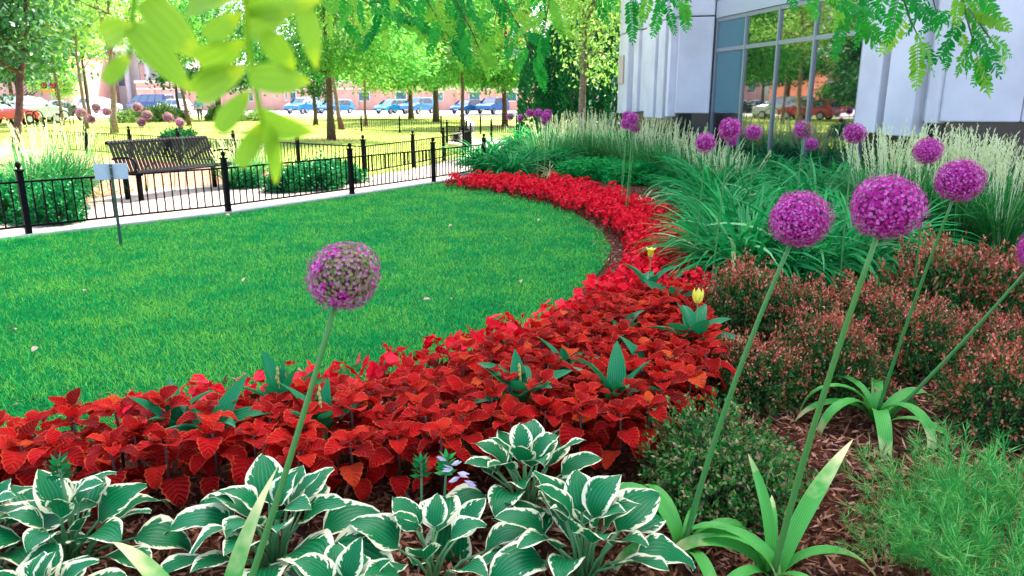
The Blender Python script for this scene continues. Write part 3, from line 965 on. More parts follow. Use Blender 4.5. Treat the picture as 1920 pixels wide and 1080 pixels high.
coleus_poly = poly_px([(-140, 815), (0, 805), (140, 790), (300, 775), (420, 757), (560, 748), (700, 728), (800, 700), (900, 665), (1010, 622), (1110, 578), (1210, 552), (1300, 560), (1335, 640), (1318, 712), (1262, 772), (1190, 815), (1130, 818), (1080, 800), (900, 806), (850, 840), (760, 858), (600, 868), (350, 862), (150, 872), (0, 872), (-140, 880)], .22)
M_stem_red = mat_plain("coleus_stem", (.05, .02, .012), .6)
sm = MB(); sm.tube([(0, 0, 0), (.008, 0, .15), (0, 0, .27)], [.007, .006, .004], 5); stem_me = sm.mesh("coleus_stem", M_stem_red, True)
for i, (x, y) in enumerate(poisson(coleus_poly, .132)):
    t = thing("coleus", "red coleus plant with serrated leaves massed in the curving bed", "coleus", (x, y, -.01), rr.uniform(0, 6.28), "red coleus plants in the curving bed")
    h = rr.uniform(.92, 1.12)
    obj("stem", stem_me, t, scale=h)
    k0 = rr.uniform(0, 6)
    for tier, (z, rad, el, s, n) in enumerate(((.285, .012, .55, .72, 4), (.262, .03, .12, 1.0, 4), (.205, .045, -.22, 1.15, 4), (.14, .05, -.55, 1.1, 4))):
        for k in range(n):
            az = k0 + tier * .8 + k * 2 * math.pi / n + rr.uniform(-.25, .25)
            leaf_at("leaf", coleus_leaves[rr.randrange(5)], t, (math.cos(az) * rad, math.sin(az) * rad, (z + rr.uniform(-.015, .02)) * h), az, el + rr.uniform(-.2, .2), s * rr.uniform(.85, 1.2), rr.uniform(-.3, .3))


def begonia_mesh(seed):
    r = np.random.default_rng(seed)
    nf = 44
    d = rdir(nf * 3, r); d = d[d[:, 2] > -.15][:nf]; nf = len(d)
    c = d * np.array([.125, .125, .13]) * r.uniform(.82, 1.12, (nf, 1)) + np.array([0, 0, .095])
    tilt = d + rdir(nf, r) * .5; tilt /= np.linalg.norm(tilt, axis=1, keepdims=True)
    a = np.cross(tilt, rdir(nf, r)); a /= np.linalg.norm(a, axis=1, keepdims=True); b = np.cross(tilt, a)
    parts = []
    for k in range(5):
        an = k * 2 * math.pi / 5
        dd = a * math.cos(an) + b * math.sin(an) + tilt * r.uniform(.1, .6, (nf, 1))
        V, Fq = leafquads(c, dd, tilt + rdir(nf, r) * .3, r.uniform(.022, .034, nf), r.uniform(.020, .028, nf))
        parts.append((V, Fq, 0, r.random(nf)))
    V, Fs, mi, rn = join(parts)
    bl = mesh_np("begonia_blooms", V, Fs, [M_petal_red], mi, rn)
    nl = 70
    d = rdir(nl, r); d[:, 2] = np.abs(d[:, 2]) * .8
    pos = d * np.array([.10, .10, .11]) + np.array([0, 0, .02])
    V, Fq = leafquads(pos, d + rdir(nl, r) * .6, rdir(nl, r), r.uniform(.03, .055, nl), r.uniform(.025, .04, nl))
    fo = mesh_np("begonia_foliage", V, Fq, [M_petal_red2], rnd=r.random(nl))
    return bl, fo


def begonia_flower(seed):
    r = np.random.default_rng(seed)
    V, Fq = [], []
    for k in range(5):
        a = k * 1.2566 + r.normal(0, .15); d = Vector((math.cos(a), math.sin(a), r.uniform(.1, .7))).normalized(); s = d.cross(Vector((0, 0, 1))).normalized()
        L, W = r.uniform(.026, .036), r.uniform(.024, .032); o = len(V); u = Vector((0, 0, 1))
        V += [Vector((0, 0, 0)), d * L * .5 - s * W * .5 + u * .003, d * L * .62 - u * .002, d * L * .5 + s * W * .5 + u * .003, d * L * .92 - s * W * .36 - u * .004, d * L - u * .006, d * L * .92 + s * W * .36 - u * .004]
        Fq += [(o, o + 1, o + 2), (o, o + 2, o + 3), (o + 1, o + 4, o + 5, o + 2), (o + 2, o + 5, o + 6, o + 3)]
    me = bpy.data.meshes.new("begonia_flower"); me.from_pydata([tuple(v) for v in V], [], Fq); me.materials.append(M_petal_red_o); me.polygons.foreach_set("use_smooth", [True] * len(Fq)); me.update()
    return me


M_petal_red_o = mat_leaf("red_flower", [(.55, .003, .010), (.85, .006, .022), (.92, .05, .08)], 'obj', .25, .6, .08)
beg_flowers = [begonia_flower(150 + i) for i in range(4)]
beg = [begonia_mesh(100 + i) for i in range(6)]
band = poly_px([(843, 336), (940, 346), (1030, 364), (1110, 388), (1178, 425), (1196, 474), (1165, 520), (1108, 552), (1010, 606), (905, 648), (800, 675), (700, 703), (560, 722), (440, 735), (330, 752), (240, 776), (330, 771), (470, 752), (600, 741), (760, 708), (900, 660), (1010, 618), (1110, 574), (1215, 546), (1305, 545), (1315, 500), (1288, 440), (1222, 386), (1118, 351), (1010, 339), (930, 334), (850, 331)], .15)
for i, (x, y) in enumerate(poisson(band, .19, 30000)):
    bl, fo = beg[rr.randrange(6)]
    t = thing("begonia", "bright red begonia in the curved ribbon edging the lawn", "begonia", (x, y, -.01), rr.uniform(0, 6.28), "red begonias edging the lawn")
    s = rr.uniform(.85, 1.25)
    t.scale = (s, s, s * rr.uniform(.9, 1.2))
    if y < 5.2:
        for q in range(30):
            dv = Vector((rr.gauss(0, 1), rr.gauss(0, 1), abs(rr.gauss(.25, 1)))).normalized()
            c = Vector((dv.x * .125, dv.y * .125, dv.z * .13 + .095)) * rr.uniform(.85, 1.1)
            o = obj("flower", beg_flowers[rr.randrange(4)], t, c, (dv + Vector((rr.gauss(0, .35), rr.gauss(0, .35), 0))).to_track_quat('Z', 'Y').to_euler(), rr.uniform(.8, 1.2))
    else:
        obj("blooms", bl, t)["kind"] = "stuff"
    obj("foliage", fo, t)["kind"] = "stuff"

# ------------------------------------------------------------------ green spent tulips among the red
def tulip(px, py, label, n=6, size=1.0, az0=0.0, flower=None, seedpod=False):
    c = P(px, py + 14, .14)
    size *= 1.02
    t = thing("tulip_plant", label, "tulip plant", (c.x, c.y, 0), 0, "green bulb plants growing up through the red leaves")
    for k in range(n):
        az = az0 + k * 2 * math.pi / n + rr.uniform(-.4, .4)
        leaf_at("leaf", tulip_leaves[rr.randrange(4)], t, (math.cos(az) * .012, math.sin(az) * .012, .19), az, rr.uniform(.5, 1.25), size * rr.uniform(.8, 1.1), rr.uniform(-.4, .4))
    m = MB(); m.tube([(0, 0, .0), (0, 0, .22)], [.014, .009], 6); m.build("stem", M_pet, t, smooth=True)
    if flower or seedpod:
        s = Vector((.0, -.02, .44 if flower else .38))
        m = MB(); m.tube([(0, 0, .15), s * .6 + Vector((.004, 0, 0)), s], [.004, .0035, .003], 5); a = m.build("flower_stalk", M_tan if seedpod else M_stem, t, smooth=True)
        if seedpod:
            m = MB(); 
            for q in range(4): m.lathe([(.002, -.012), (.007, 0), (.002, .014)], 6, s + Vector((rr.uniform(-.006, .006), 0, -.02 * q)))
            m.build("seed_pod", M_tan, a)
    if flower:
        fm = leaf_mesh("yellow_petal", .082, .042, p_lance, 2, 4, .9, flower, .4, .03, 0, M_yellow, 5)
        for k in range(6):
            leaf_at("petal", fm, a, s, k * math.pi / 3 + .2, .45 if flower > .8 else 1.1, 1.0)


tulip(335, 812, "small green bulb plant left of the lance leaved one, deep in the coleus", 5, .9, .9)
tulip(1205, 700, "green bulb plant with folded leaves between coleus and the round barberry", 5, .9, .3)
tulip(1060, 700, "small green bulb plant in the thick of the coleus behind the tallest one", 4, .85, 1.3)
tulip(400, 822, "green lance leaved bulb plant among the coleus, left of the fading allium's stem", 7, 1.05, .2)
tulip(530, 772, "green bulb plant with seed stalk, crossed by the fading allium's stem", 6, 1.0, .5, seedpod=True)
tulip(608, 815, "green bulb plant with one broad leaf reaching right of the fading allium's stem", 6, 1.0, .1, seedpod=True)
tulip(975, 765, "tallest green bulb plant among the coleus, above the hosta", 8, 1.2, .3, seedpod=True)
tulip(1150, 758, "green bulb plant half hidden by coleus near the round green barberry", 7, 1.1, .8)
tulip(1165, 632, "green bulb plant with two upright leaves in the middle of the coleus", 4, .95, .4)
tulip(1215, 545, "green bulb plant under the open yellow flower", 5, 1.1, 1.1, flower=1.0)
tulip(1262, 570, "green bulb plant right of the open yellow flower", 5, 1.0, .6)
tulip(1300, 650, "broad bluish green bulb plant with a closed yellow flower beside the barberry", 8, 1.25, .2, flower=.3)

# ------------------------------------------------------------------ alliums
def head_mesh(name, nf, npet, seed, mats, size=.085, fade=None, holes=0.0):
    r = np.random.default_rng(seed)
    i = np.arange(nf) + .5
    ph = np.arccos(1 - 2 * i / nf); th = math.pi * (1 + 5 ** .5) * i
    n = np.stack([np.cos(th) * np.sin(ph), np.sin(th) * np.sin(ph), np.cos(ph)], 1) + rdir(nf, r) * .05
    n /= np.linalg.norm(n, axis=1, keepdims=True)
    lump = 1 + .035 * np.sin(n[:, 0] * 5 + seed) * np.cos(n[:, 1] * 6 + seed) + .05 * np.sin(n[:, 2] * 3 + seed * 1.7) * np.sin(n[:, 0] * 2.3 + seed)
    c = n * (.5 * lump * (r.uniform(.80, 1.0, nf) + .06 * (r.random(nf) > .92)))[:, None] * np.array([1, 1, .93])
    a = np.cross(n, rdir(nf, r)); a /= np.linalg.norm(a, axis=1, keepdims=True); b = np.cross(n, a)
    mi = np.zeros(nf, int)
    if fade is not None:
        fd_ = np.array(fade) / np.linalg.norm(fade)
        q = n @ fd_ + .25 * np.sin(n[:, 0] * 7) * np.sin(n[:, 2] * 8 + 1) + r.normal(0, .10, nf)
        mi[q > .6] = 1
    parts = []; rn = r.random(nf)
    for k in range(npet):
        an = k * 2 * math.pi / npet
        d = a * math.cos(an) + b * math.sin(an) + n * r.uniform(.05, .7, (nf, 1))
        V, Fq = leafquads(c, d, n, size * r.uniform(.45, .62, nf), np.full(nf, size * .24))
        parts.append((V, Fq, mi, np.clip(rn + r.normal(0, .12, nf), 0, 1)))
    # inner sphere of pedicels
    ico = bmesh.new(); bmesh.ops.create_icosphere(ico, subdivisions=2, radius=.37)
    Vi = np.array([v.co[:] for v in ico.verts]) * np.array([1, 1, .93]); Fi = np.array([[v.index for v in f.verts] for f in ico.faces]); ico.free()
    V, Fs, mm, rnn = join(parts)
    o = len(V); V = np.concatenate([V, Vi]); Fs = [np.concatenate(Fs), Fi + o]
    mm = np.concatenate([mm, np.full(len(Fi), len(mats) - 1)]); rnn = np.concatenate([rnn, np.zeros(len(Fi))])
    return mesh_np(name, V, Fs, mats, mm, rnn)


HM = [M_allium, M_allium_old, M_allium_core]
heads_near = [head_mesh("allium_head", 1900, 6, i, HM, .062) for i in range(3)]
head_fade = head_mesh("allium_head", 1500, 6, 9, HM, .066, fade=(.35, -.85, .42))
heads_mid = [head_mesh("allium_head", 420, 4, 20 + i, HM, .12) for i in range(2)]
head_mid_fade = head_mesh("allium_head", 420, 4, 30, HM, .12, fade=(.5, -.75, .4))
heads_sun = [head_mesh("allium_head", 300, 4, 40 + i, [M_allium_pale, M_allium_old, M_allium_core], .13, fade=(.1 + .6 * i, -.75, .4)) for i in range(2)]


def allium(label, hp, bp, diam, me, group="purple globe alliums", leaves=(), r0=.0112, bend=.05, tilt=0.0):
    t = thing("allium", label, "allium", (bp.x, bp.y, 0), 0, group)
    h = Vector(hp) - Vector((bp.x, bp.y, 0))
    top = h - Vector((h.x * .06, h.y * .06, diam * .36))
    mid = top * .5 + Vector((-bend * (1 if h.x > 0 else -1), 0, 0))
    pts = [Vector((0, 0, 0)) * (1 - s) ** 2 + mid * 2 * s * (1 - s) + top * s * s for s in [i / 10 for i in range(11)]]
    m = MB(); m.tube(pts, [r0 * (1 - .42 * i / 10) for i in range(11)], 8); m.build("stem", M_stem, t, smooth=True)
    o = obj("flower_head", me, t, h, (h.y * .15 + tilt, h.x * .25, rr.uniform(0, 1)), diam)
    if me is head_fade or me is head_mid_fade: o.rotation_euler = (0, 0, 0)
    for az, el, s, k in leaves:
        leaf_at("leaf", allium_leaves[k], t, (math.cos(az) * .02, math.sin(az) * .02, .01), az, el, s, rr.uniform(-.2, .2))
    return t


D = math.radians
allium("fading purple allium with a green centre, standing over the lawn on a leaning stem", PD(645, 518, 1.75), P(400, 1290), .182, head_fade,
       leaves=((D(150), 1.25, 1.0, 1), (D(60), 1.3, 1.1, 0), (D(-60), .8, 1, 3)), r0=.0105, bend=-.02)
allium("big purple allium with tilted head and stem rising from the strappy clump beside the hosta", PD(1500, 411, 2.1), P(1278, 1045), .176, heads_near[0],
       leaves=((D(125), 1.25, 1.0, 3), (D(100), 1.1, .8, 2), (D(-30), 1.2, 1.0, 4), (D(10), 1.0, .9, 4), (D(60), 1.3, .6, 3), (D(200), .9, .7, 3), (D(-80), .9, .8, 3)))
allium("largest purple allium head, second from the right of the near three", PD(1663, 389, 1.82), P(1448, 1085), .178, heads_near[1],
       leaves=((D(150), 1.15, 1.05, 4), (D(172), .95, .95, 3), (D(105), 1.4, .75, 0), (D(35), .95, 1.05, 0), (D(8), .75, .85, 2), (D(80), 1.3, .55, 1), (D(-60), .9, .6, 3), (D(-150), .8, .7, 3)), bend=.03)
allium("purple allium on a straight pale stem right of the largest head", PD(1800, 338, 2.95), P(1640, 790), .184, heads_near[2],
       leaves=((D(165), 1.3, 1.1, 4), (D(125), 1.4, 1.0, 4), (D(205), 1.1, 1.1, 4), (D(245), .9, 1.15, 3), (D(-60), 1.2, 1.0, 4), (D(15), .85, 1.0, 2), (D(70), 1.4, .9, 4), (D(-110), .75, 1.0, 2), (D(185), .8, .9, 2)), bend=.02, r0=.009)
allium("smaller purple allium directly behind the gap between the two right heads", PD(1740, 283, 4.3), P(1705, 610), .165, heads_near[0], bend=.01, r0=.008)
allium("allium cut by the right edge of the photo, on the most slanted stem", PD(1955, 470, 2.9), P(1655, 795), .185, heads_near[1],
       leaves=((D(30), .9, .8, 3), (D(-40), .6, .8, 2)), bend=-.03, r0=.0095)
mids = [(1369, 242, 44, "upper purple allium of the pair in front of the window's left panes", 0), (1371, 264, 23, "small purple allium hidden below the upper one at the window's left panes", 0),
        (1323, 268, 40, "purple allium left of the pair at the window's left panes", 0), (1413, 248, 32, "purple allium in front of the second window mullion", 0),
        (1506, 243, 35, "paling allium in front of the third window mullion", 1), (1522, 270, 25, "small purple allium just below the paling one", 0), (1602, 250, 42, "purple allium beside the first white pilaster", 0),
        (1176, 217, 20, "topmost allium of the cluster before the white building's corner", 0), (1186, 222, 24, "right upper allium of the cluster before the white building's corner", 0),
        (1174, 232, 22, "left allium of the cluster before the white building's corner", 0), (1191, 238, 24, "fading lowest allium of the cluster before the white building's corner", 1),
        (994, 212, 16, "leftmost round head of the small allium group before the conifers", 0), (1010, 212, 18, "tallest head of the small allium group before the conifers", 0),
        (1027, 211, 15, "rightmost rear head of the small allium group before the conifers", 0), (1024, 219, 19, "front head of the small allium group before the conifers", 0),
        (1020, 229, 11, "lowest small head of the allium group before the conifers", 0), (976, 221, 14, "purple allium between the far fence and the conifers", 0), (957, 219, 15, "dull pinkish allium nearest the path bend", 1)]
for px, py, w, lab, fade in mids:
    d = min(.165 * F / w, 15.5)
    hp = PD(px, py, d)
    allium(lab, hp, Vector((hp.x - .03 + rr.uniform(-.04, .04), hp.y + rr.uniform(-.1, .05), 0)), w * d / F * 1.02, head_mid_fade if fade else heads_mid[rr.randrange(2)], r0=.008, bend=rr.uniform(-.03, .03))
lefts = [(152, 211, "leftmost pink allium behind the bench bed"), (180, 201, "highest pink allium behind the bench"), (171, 224, "lower pink allium between the left two"), (200, 209, "tan faded allium in front of the thin tree trunk"),
         (265, 230, "pink allium just above the bench back, left one"), (276, 216, "pink allium above the bench back, taller one"), (315, 220, "faded allium above the middle of the bench back"),
         (337, 230, "faded allium above the right half of the bench back"), (257, 201, "tan allium high above the bench back")]
for i, (px, py, lab) in enumerate(lefts):
    hp = PD(px, py, 12.6)
    allium(lab, hp, Vector((hp.x + (.18 if i < 4 else .02), hp.y - .1, 0)), .178, heads_sun[i % 2], "pink alliums behind the bench", r0=.008, bend=.06)
hp = PD(503, 252, 13.2)
allium("lone small allium behind the hanging leaf tip above the fence", hp, Vector((hp.x, hp.y, 0)), .15, heads_mid[0], r0=.007, bend=0.0)

# ------------------------------------------------------------------ barberries and leafy mounds
def mound_mesh(name, seed, ntw, nl, size, leaf, mats, redness=.6, lean=1.0, flat=.85, lumps=7):
    """leafy mound of radius 1: short twigs spring from inside to a lumpy surface, small leaves along them"""
    r = np.random.default_rng(seed)
    d = rdir(ntw * 2, r); d = d[d[:, 2] > -.25][:ntw]; ntw = len(d)
    lc = rdir(lumps, r); lc[:, 2] = np.abs(lc[:, 2])
    lump = .72 + .36 * np.max(np.clip(d @ lc.T, 0, 1) ** 5, axis=1)
    R1 = lump * r.uniform(.82, 1.10, ntw)
    scl = np.array([1, 1, flat])
    p0 = d * (R1 * .45)[:, None] * scl; p1 = d * R1[:, None] * scl + np.array([0, 0, .06]) * r.uniform(0, 1, (ntw, 1)) ** 2
    p1 += rdir(ntw, r) * .07
    s = r.uniform(0, 1, (ntw, nl)) ** .7
    pos = p0[:, None] + (p1 - p0)[:, None] * s[..., None] + r.normal(0, .018, (ntw, nl, 3))
    ax = (p1 - p0) / np.linalg.norm(p1 - p0, axis=1, keepdims=True)
    dd = ax[:, None] * .7 + rdir(ntw * nl, r).reshape(ntw, nl, 3)
    pos = pos.reshape(-1, 3); dd = dd.reshape(-1, 3)
    n = len(pos)
    V, Fq = leafquads(pos, dd, rdir(n, r) * .8 + np.array([0, 0, .6]), leaf * r.uniform(.7, 1.3, n), leaf * .55 * r.uniform(.8, 1.2, n))
    twig_red = r.random(ntw) < redness * (.25 + 1.25 * np.clip(d[:, 2], 0, 1))
    sel = (s.reshape(-1) > .72) & np.repeat(twig_red, nl)
    mi = sel.astype(int) if len(mats) > 1 else np.zeros(n, int)
    me = mesh_np(name, V * 1.0, Fq, mats, mi, r.random(n))
    # twigs
    tw = MB()
    for k in range(0, ntw, 5):
        tw.tube([p0[k] * .1 + np.array([0, 0, -.3 * 0]), p0[k], p1[k] * .97], [.012, .008, .003], 3, cap=False)
    return me, tw.mesh(name + "_twigs", M_bark)


def mound(name, label, cat, c, rad, hgt, mm, group):
    t = thing(name, label, cat, (c.x, c.y, 0), rr.uniform(0, 6.28), group)
    me, tw = mm
    k = hgt / .95
    obj("foliage", me, t, (0, 0, hgt * .08), None, (rad, rad, k)); obj("twigs", tw, t, (0, 0, hgt * .08), None, (rad, rad, k))
    return t


barb = [mound_mesh("barberry_foliage", 200 + i, 760, 19, 1, .052, [M_barb_green, M_barb_red], .56) for i in range(3)]
barb_g = mound_mesh("green_barberry_foliage", 210, 700, 18, 1, .058, [M_barb_lime, M_barb_lime], 0)
bl = [(1395, 575, .40, .50, "reddish barberry next to the red flower ribbon under the daylilies"), (1500, 600, .36, .46, "reddish barberry behind the left near allium's stem"),
      (1620, 590, .42, .52, "reddish barberry behind the largest allium's stem"), (1760, 545, .46, .60, "tall reddish barberry in front of the pale plume grass"),
      (1880, 560, .5, .58, "reddish barberry at the right edge below the cut-off allium"), (1420, 690, .34, .40, "low reddish green barberry beside the coleus edge"),
      (1555, 675, .36, .42, "green and red barberry between the two near allium stems"), (1715, 640, .36, .44, "reddish barberry right of the pale allium stem"), (1860, 640, .34, .40, "barberry crossed by the most slanted stem"),
      (1890, 745, .36, .42, "dark barberry at the right edge above the feathery plants")]
for i, (px, py, rad, hg, lab) in enumerate(bl):
    mound("barberry", lab, "barberry", P(px, py, hg * .4), rad * .9, hg * (1.08 - .05 * (i % 3)), barb[i % 3], "reddish barberry shrubs on the right")
mound("barberry", "round green small leaved barberry between the hosta and the near allium stems", "barberry", P(1345, 865, .15), .34, .38, barb_g, None)

# ------------------------------------------------------------------ daylilies, grasses and other perennials
def lily_mesh(seed, n=150, L=.80, W=.027, mat=None, S=7, spread=.10):
    r = np.random.default_rng(seed)
    a = r.uniform(0, 6.28, n); rd = r.uniform(0, spread, n)
    base = np.stack([np.cos(a) * rd, np.sin(a) * rd, np.zeros(n)], 1)
    V, Fq, idx = straps(base, a + r.normal(0, .5, n), r.uniform(1.05, 1.5, n), r.uniform(.9, 2.6, n), L * r.uniform(.6, 1.15, n), W * r.uniform(.7, 1.2, n), S, 'blade', r.normal(0, .35, n))
    rn = r.random(n) ** 1.9
    return mesh_np("daylily_foliage", V, Fq, [mat or M_lily], rnd=rn[idx])


M_lily_far = mat_leaf("far_daylily_leaves", [(.004, .16, .035), (.008, .26, .05), (.03, .36, .07)], trans=.3, rough=.6, spec=.08)
lily = [lily_mesh(300 + i) for i in range(4)]
lily_far = [lily_mesh(310 + i, 170, .85, .036, M_lily_far, 6, .14) for i in range(3)]
lily_groups = [
    ("strappy green daylily clump bordering the red ribbon", [(1365, 512), (1405, 525), (1385, 460), (1400, 505), (1465, 520), (1530, 515), (1600, 500), (1665, 480), (1430, 455), (1500, 450), (1570, 440), (1640, 430), (1380, 420), (1355, 432), (1450, 405), (1530, 400), (1330, 385), (1400, 380), (1480, 375), (1560, 378), (1620, 385), (1335, 368), (1385, 355), (1450, 352), (1530, 352), (1600, 356), (1660, 400), (1330, 402)], .78, 1.0),
    ("strappy green daylily clump behind the far end of the red ribbon", [(925, 318), (960, 325), (1000, 312), (1040, 305), (940, 295), (985, 288), (1075, 292), (1120, 288), (1030, 282), (1160, 290), (1090, 275), (1200, 300), (1240, 312), (1285, 330), (1290, 352), (905, 312), (1010, 272), (1050, 268), (1120, 268), (1160, 272), (1200, 276), (1235, 284), (1265, 296), (970, 272), (1300, 300), (1330, 310)], .70, 1.0)]
for lab, l, h, s in lily_groups:
    for px, py in l:
        c = P(px, py + 8, .05)
        t = thing("daylily", lab, "daylily", (c.x, c.y, -.01), rr.uniform(0, 6.28), lab + "s")
        t.scale = (h / .62 * rr.uniform(.85, 1.1),) * 3
        obj("foliage", lily[rr.randrange(4)] if h > .75 else lily_far[rr.randrange(3)], t)


def reed_mesh(seed, nb=260, ns=27, H=1.0):
    r = np.random.default_rng(seed)
    a = r.uniform(0, 6.28, nb); rd = np.sqrt(r.random(nb)) * .16
    base = np.stack([np.cos(a) * rd, np.sin(a) * rd, np.zeros(nb)], 1)
    V1, F1, i1 = straps(base, a, r.uniform(1.1, 1.5, nb), r.uniform(.3, 1.5, nb), H * .98 * r.uniform(.6, 1.1, nb), .011 * r.uniform(.7, 1.3, nb), 5, 'blade')
    bl = mesh_np("reed_blades", V1, F1, [M_reed], rnd=r.random(nb)[i1])
    a = r.uniform(0, 6.28, ns); rd = np.sqrt(r.random(ns)) * .15
    base = np.stack([np.cos(a) * rd, np.sin(a) * rd, np.zeros(ns)], 1)
    e = r.uniform(1.25, 1.54, ns); Ls = H * r.uniform(.92, 1.18, ns)
    V2, F2, i2 = straps(base, a, e, r.uniform(-.02, .15, ns), Ls, np.full(ns, .005), 3, 'flat')
    tip = V2.reshape(ns, 4, 2, 3)[:, 3].mean(1); lo = V2.reshape(ns, 4, 2, 3)[:, 2].mean(1)
    k = 26
    s = np.linspace(.1, 1.12, k)[None, :, None]
    pos = (lo[:, None] + (tip - lo)[:, None] * s).reshape(-1, 3)
    ax = np.repeat((tip - lo) / np.linalg.norm(tip - lo, axis=1, keepdims=True), k, 0)
    n = len(pos)
    V3, F3 = leafquads(pos, ax + rdir(n, r) * .42, rdir(n, r), r.uniform(.03, .055, n), np.full(n, .010))
    V, Fs, mi, rn = join([(V2, F2, 0, np.full(len(F2), .8)), (V3, F3, 0, r.random(n))])
    return bl, mesh_np("reed_plumes", V, Fs, [M_plume], mi, rn)


reeds = [reed_mesh(400 + i) for i in range(3)]
def cxp(px, d): return (px - 960) / F * math.cos(PITCH) * d
M_grass_dark = mat_leaf("dark_grass", [(.004, .09, .02), (.012, .15, .03), (.06, .22, .04)], trans=.2, rough=.6, spec=.1)
lily_dark = [lily_mesh(320 + i, 240, .95, .016, M_grass_dark, 6, .16) for i in range(2)]
def reed(label, px, d, h, group, top=None):
    x = (px - 960) / F * math.cos(PITCH) * d
    t = thing("plume_grass", label, "ornamental grass", (x, d, -.01), rr.uniform(0, 6.28), group)
    t.scale = (1.15, 1.15, h)
    b, pl = reeds[rr.randrange(3)]
    obj("blades", b, t); obj("plumes", pl, t)
for px, d, h in ((1025, 17.5, 1.02), (1045, 18.6, 1.02), (1070, 18.2, .96), (1110, 17.5, 1.03), (1128, 18.2, 1.05), (1150, 17.2, 1.02), (1180, 16.6, 1.0), (1210, 15.2, 1.0), (1235, 14.6, 1.0), (1262, 14.2, .95), (1290, 13.8, .92), (1095, 19, 1.05), (1320, 12.6, .86), (1345, 11.5, .8), (1385, 11.2, .7)):
    reed("pale plumed grass clump in the row along the foot of the building's far half", px, d, h, "plume grasses along the far half of the building")
for px, d, h in ((1665, 8.7, 1.0), (1700, 8.3, .98), (1735, 8.6, 1.03), (1772, 8.1, 1.0), (1808, 8.4, 1.03), (1838, 7.8, 1.0), (1868, 8.2, .98), (1900, 7.6, .98), (1925, 7.4, .95), (1690, 9.1, 1.05), (1850, 8.9, 1.0)):
    reed("pale plumed grass clump below the white pilasters on the right", px, d, h, "plume grasses below the white pilasters")
for px, d, h in ((25, 10.9, .95), (62, 12.0, 1.12), (125, 12.2, 1.05), (430, 13.2, .7), (455, 13.8, .75)):
    reed("pale grass clump in the sunny bed left of the bench" if px < 200 else "small grass clump in the sunny bed right of the bench", px, d, h, "grasses beside the bench")

for px, d, h in ((92, 11.2, 1.25), (70, 11.0, 1.15), (112, 10.7, 1.05), (40, 11.3, 1.2), (88, 10.4, .95)):
    t = thing("grass_clump", "dark green arching grass clump among the pale plumes behind the fence's left end", "ornamental grass", (cxp(px, d), d, -.01), rr.uniform(0, 6.28), "dark grass clumps left of the bench")
    t.scale = (.8, .8, h); obj("foliage", lily_dark[rr.randrange(2)], t)["kind"] = "stuff"
shr = [mound_mesh("shrub_foliage", 500 + i, 520, 14, 1, .095, [M_shrub], 0) for i in range(2)]
fine = mound_mesh("fine_foliage", 510, 900, 14, 1, .075, [M_bright], 0, flat=.8, lumps=4)
for px, py, rad, hg, lab in ((1110, 322, .85, .42, "bright green fine leaved mound behind the red ribbon, left one"), (1190, 330, .80, .42, "bright green fine leaved mound behind the red ribbon, right one")):
    mound("perennial_mound", lab, "perennial", P(px, py, .1), rad, hg, fine, "bright fine leaved mounds")
for px, py, rad, hg, lab in ((1440, 330, .8, .62, "green leafy perennial below the second window mullion"), (1545, 335, .75, .66, "green leafy perennial below the third window mullion"), (1610, 345, .6, .60, "green leafy perennial left of the plume grass by the pilasters"),
                             (1300, 320, .8, .55, "green leafy perennial under the left mid alliums"), (1250, 300, .8, .6, "green leafy perennial before the far plume grasses"), (1370, 318, .7, .55, "green leafy perennial under the window's left panes"),
                             (1905, 285, .55, .95, "dark leafy shrub against the black plinth at the right edge"), (335, 262, .8, .62, "dark green bush just behind the bench back"), (590, 335, .62, .52, "dark green leafy clump between path and fence, left one"),
                             (640, 328, .5, .45, "dark green leafy clump between path and fence, right one"), (545, 342, .5, .45, "dark green leafy clump nearest the hanging leaf tip"), (100, 392, .42, .55, "dark green shrub under the tall grass behind the fence"), (15, 385, .60, .62, "dark green shrub behind the fence at the left edge"), (1470, 528, .34, .42, "small leaved green shrub between the daylilies and the reddish barberry"), (460, 340, .35, .35, "small green shrub right of the bench")):
    mound("leafy_shrub", lab, "shrub", P(px, py, hg * .3), rad, hg, shr[rr.randrange(2)], None)


def withered(px, py, label, n=34, s=1.0):
    c = P(px, py)
    r = np.random.default_rng(int(px))
    a = r.uniform(0, 6.28, n)
    V, Fq, idx = straps(np.zeros((n, 3)), a, r.uniform(.3, 1.5, n), r.uniform(.8, 3.0, n), .5 * s * r.uniform(.5, 1.1, n), .028 * r.uniform(.6, 1.2, n), 6, 'blade', r.normal(0, .4, n))
    o = obj("withered_plant", mesh_np("withered_plant", V, Fq, [M_tan], rnd=r.random(n)[idx]), None, (c.x, c.y, 0))
    tag(o, label, "withered plant")
withered(1030, 330, "yellow withered bulb leaves standing behind the far red ribbon")
withered(1205, 392, "yellow withered bulb leaves sprawling over the red ribbon beside the daylilies", 26, .9)

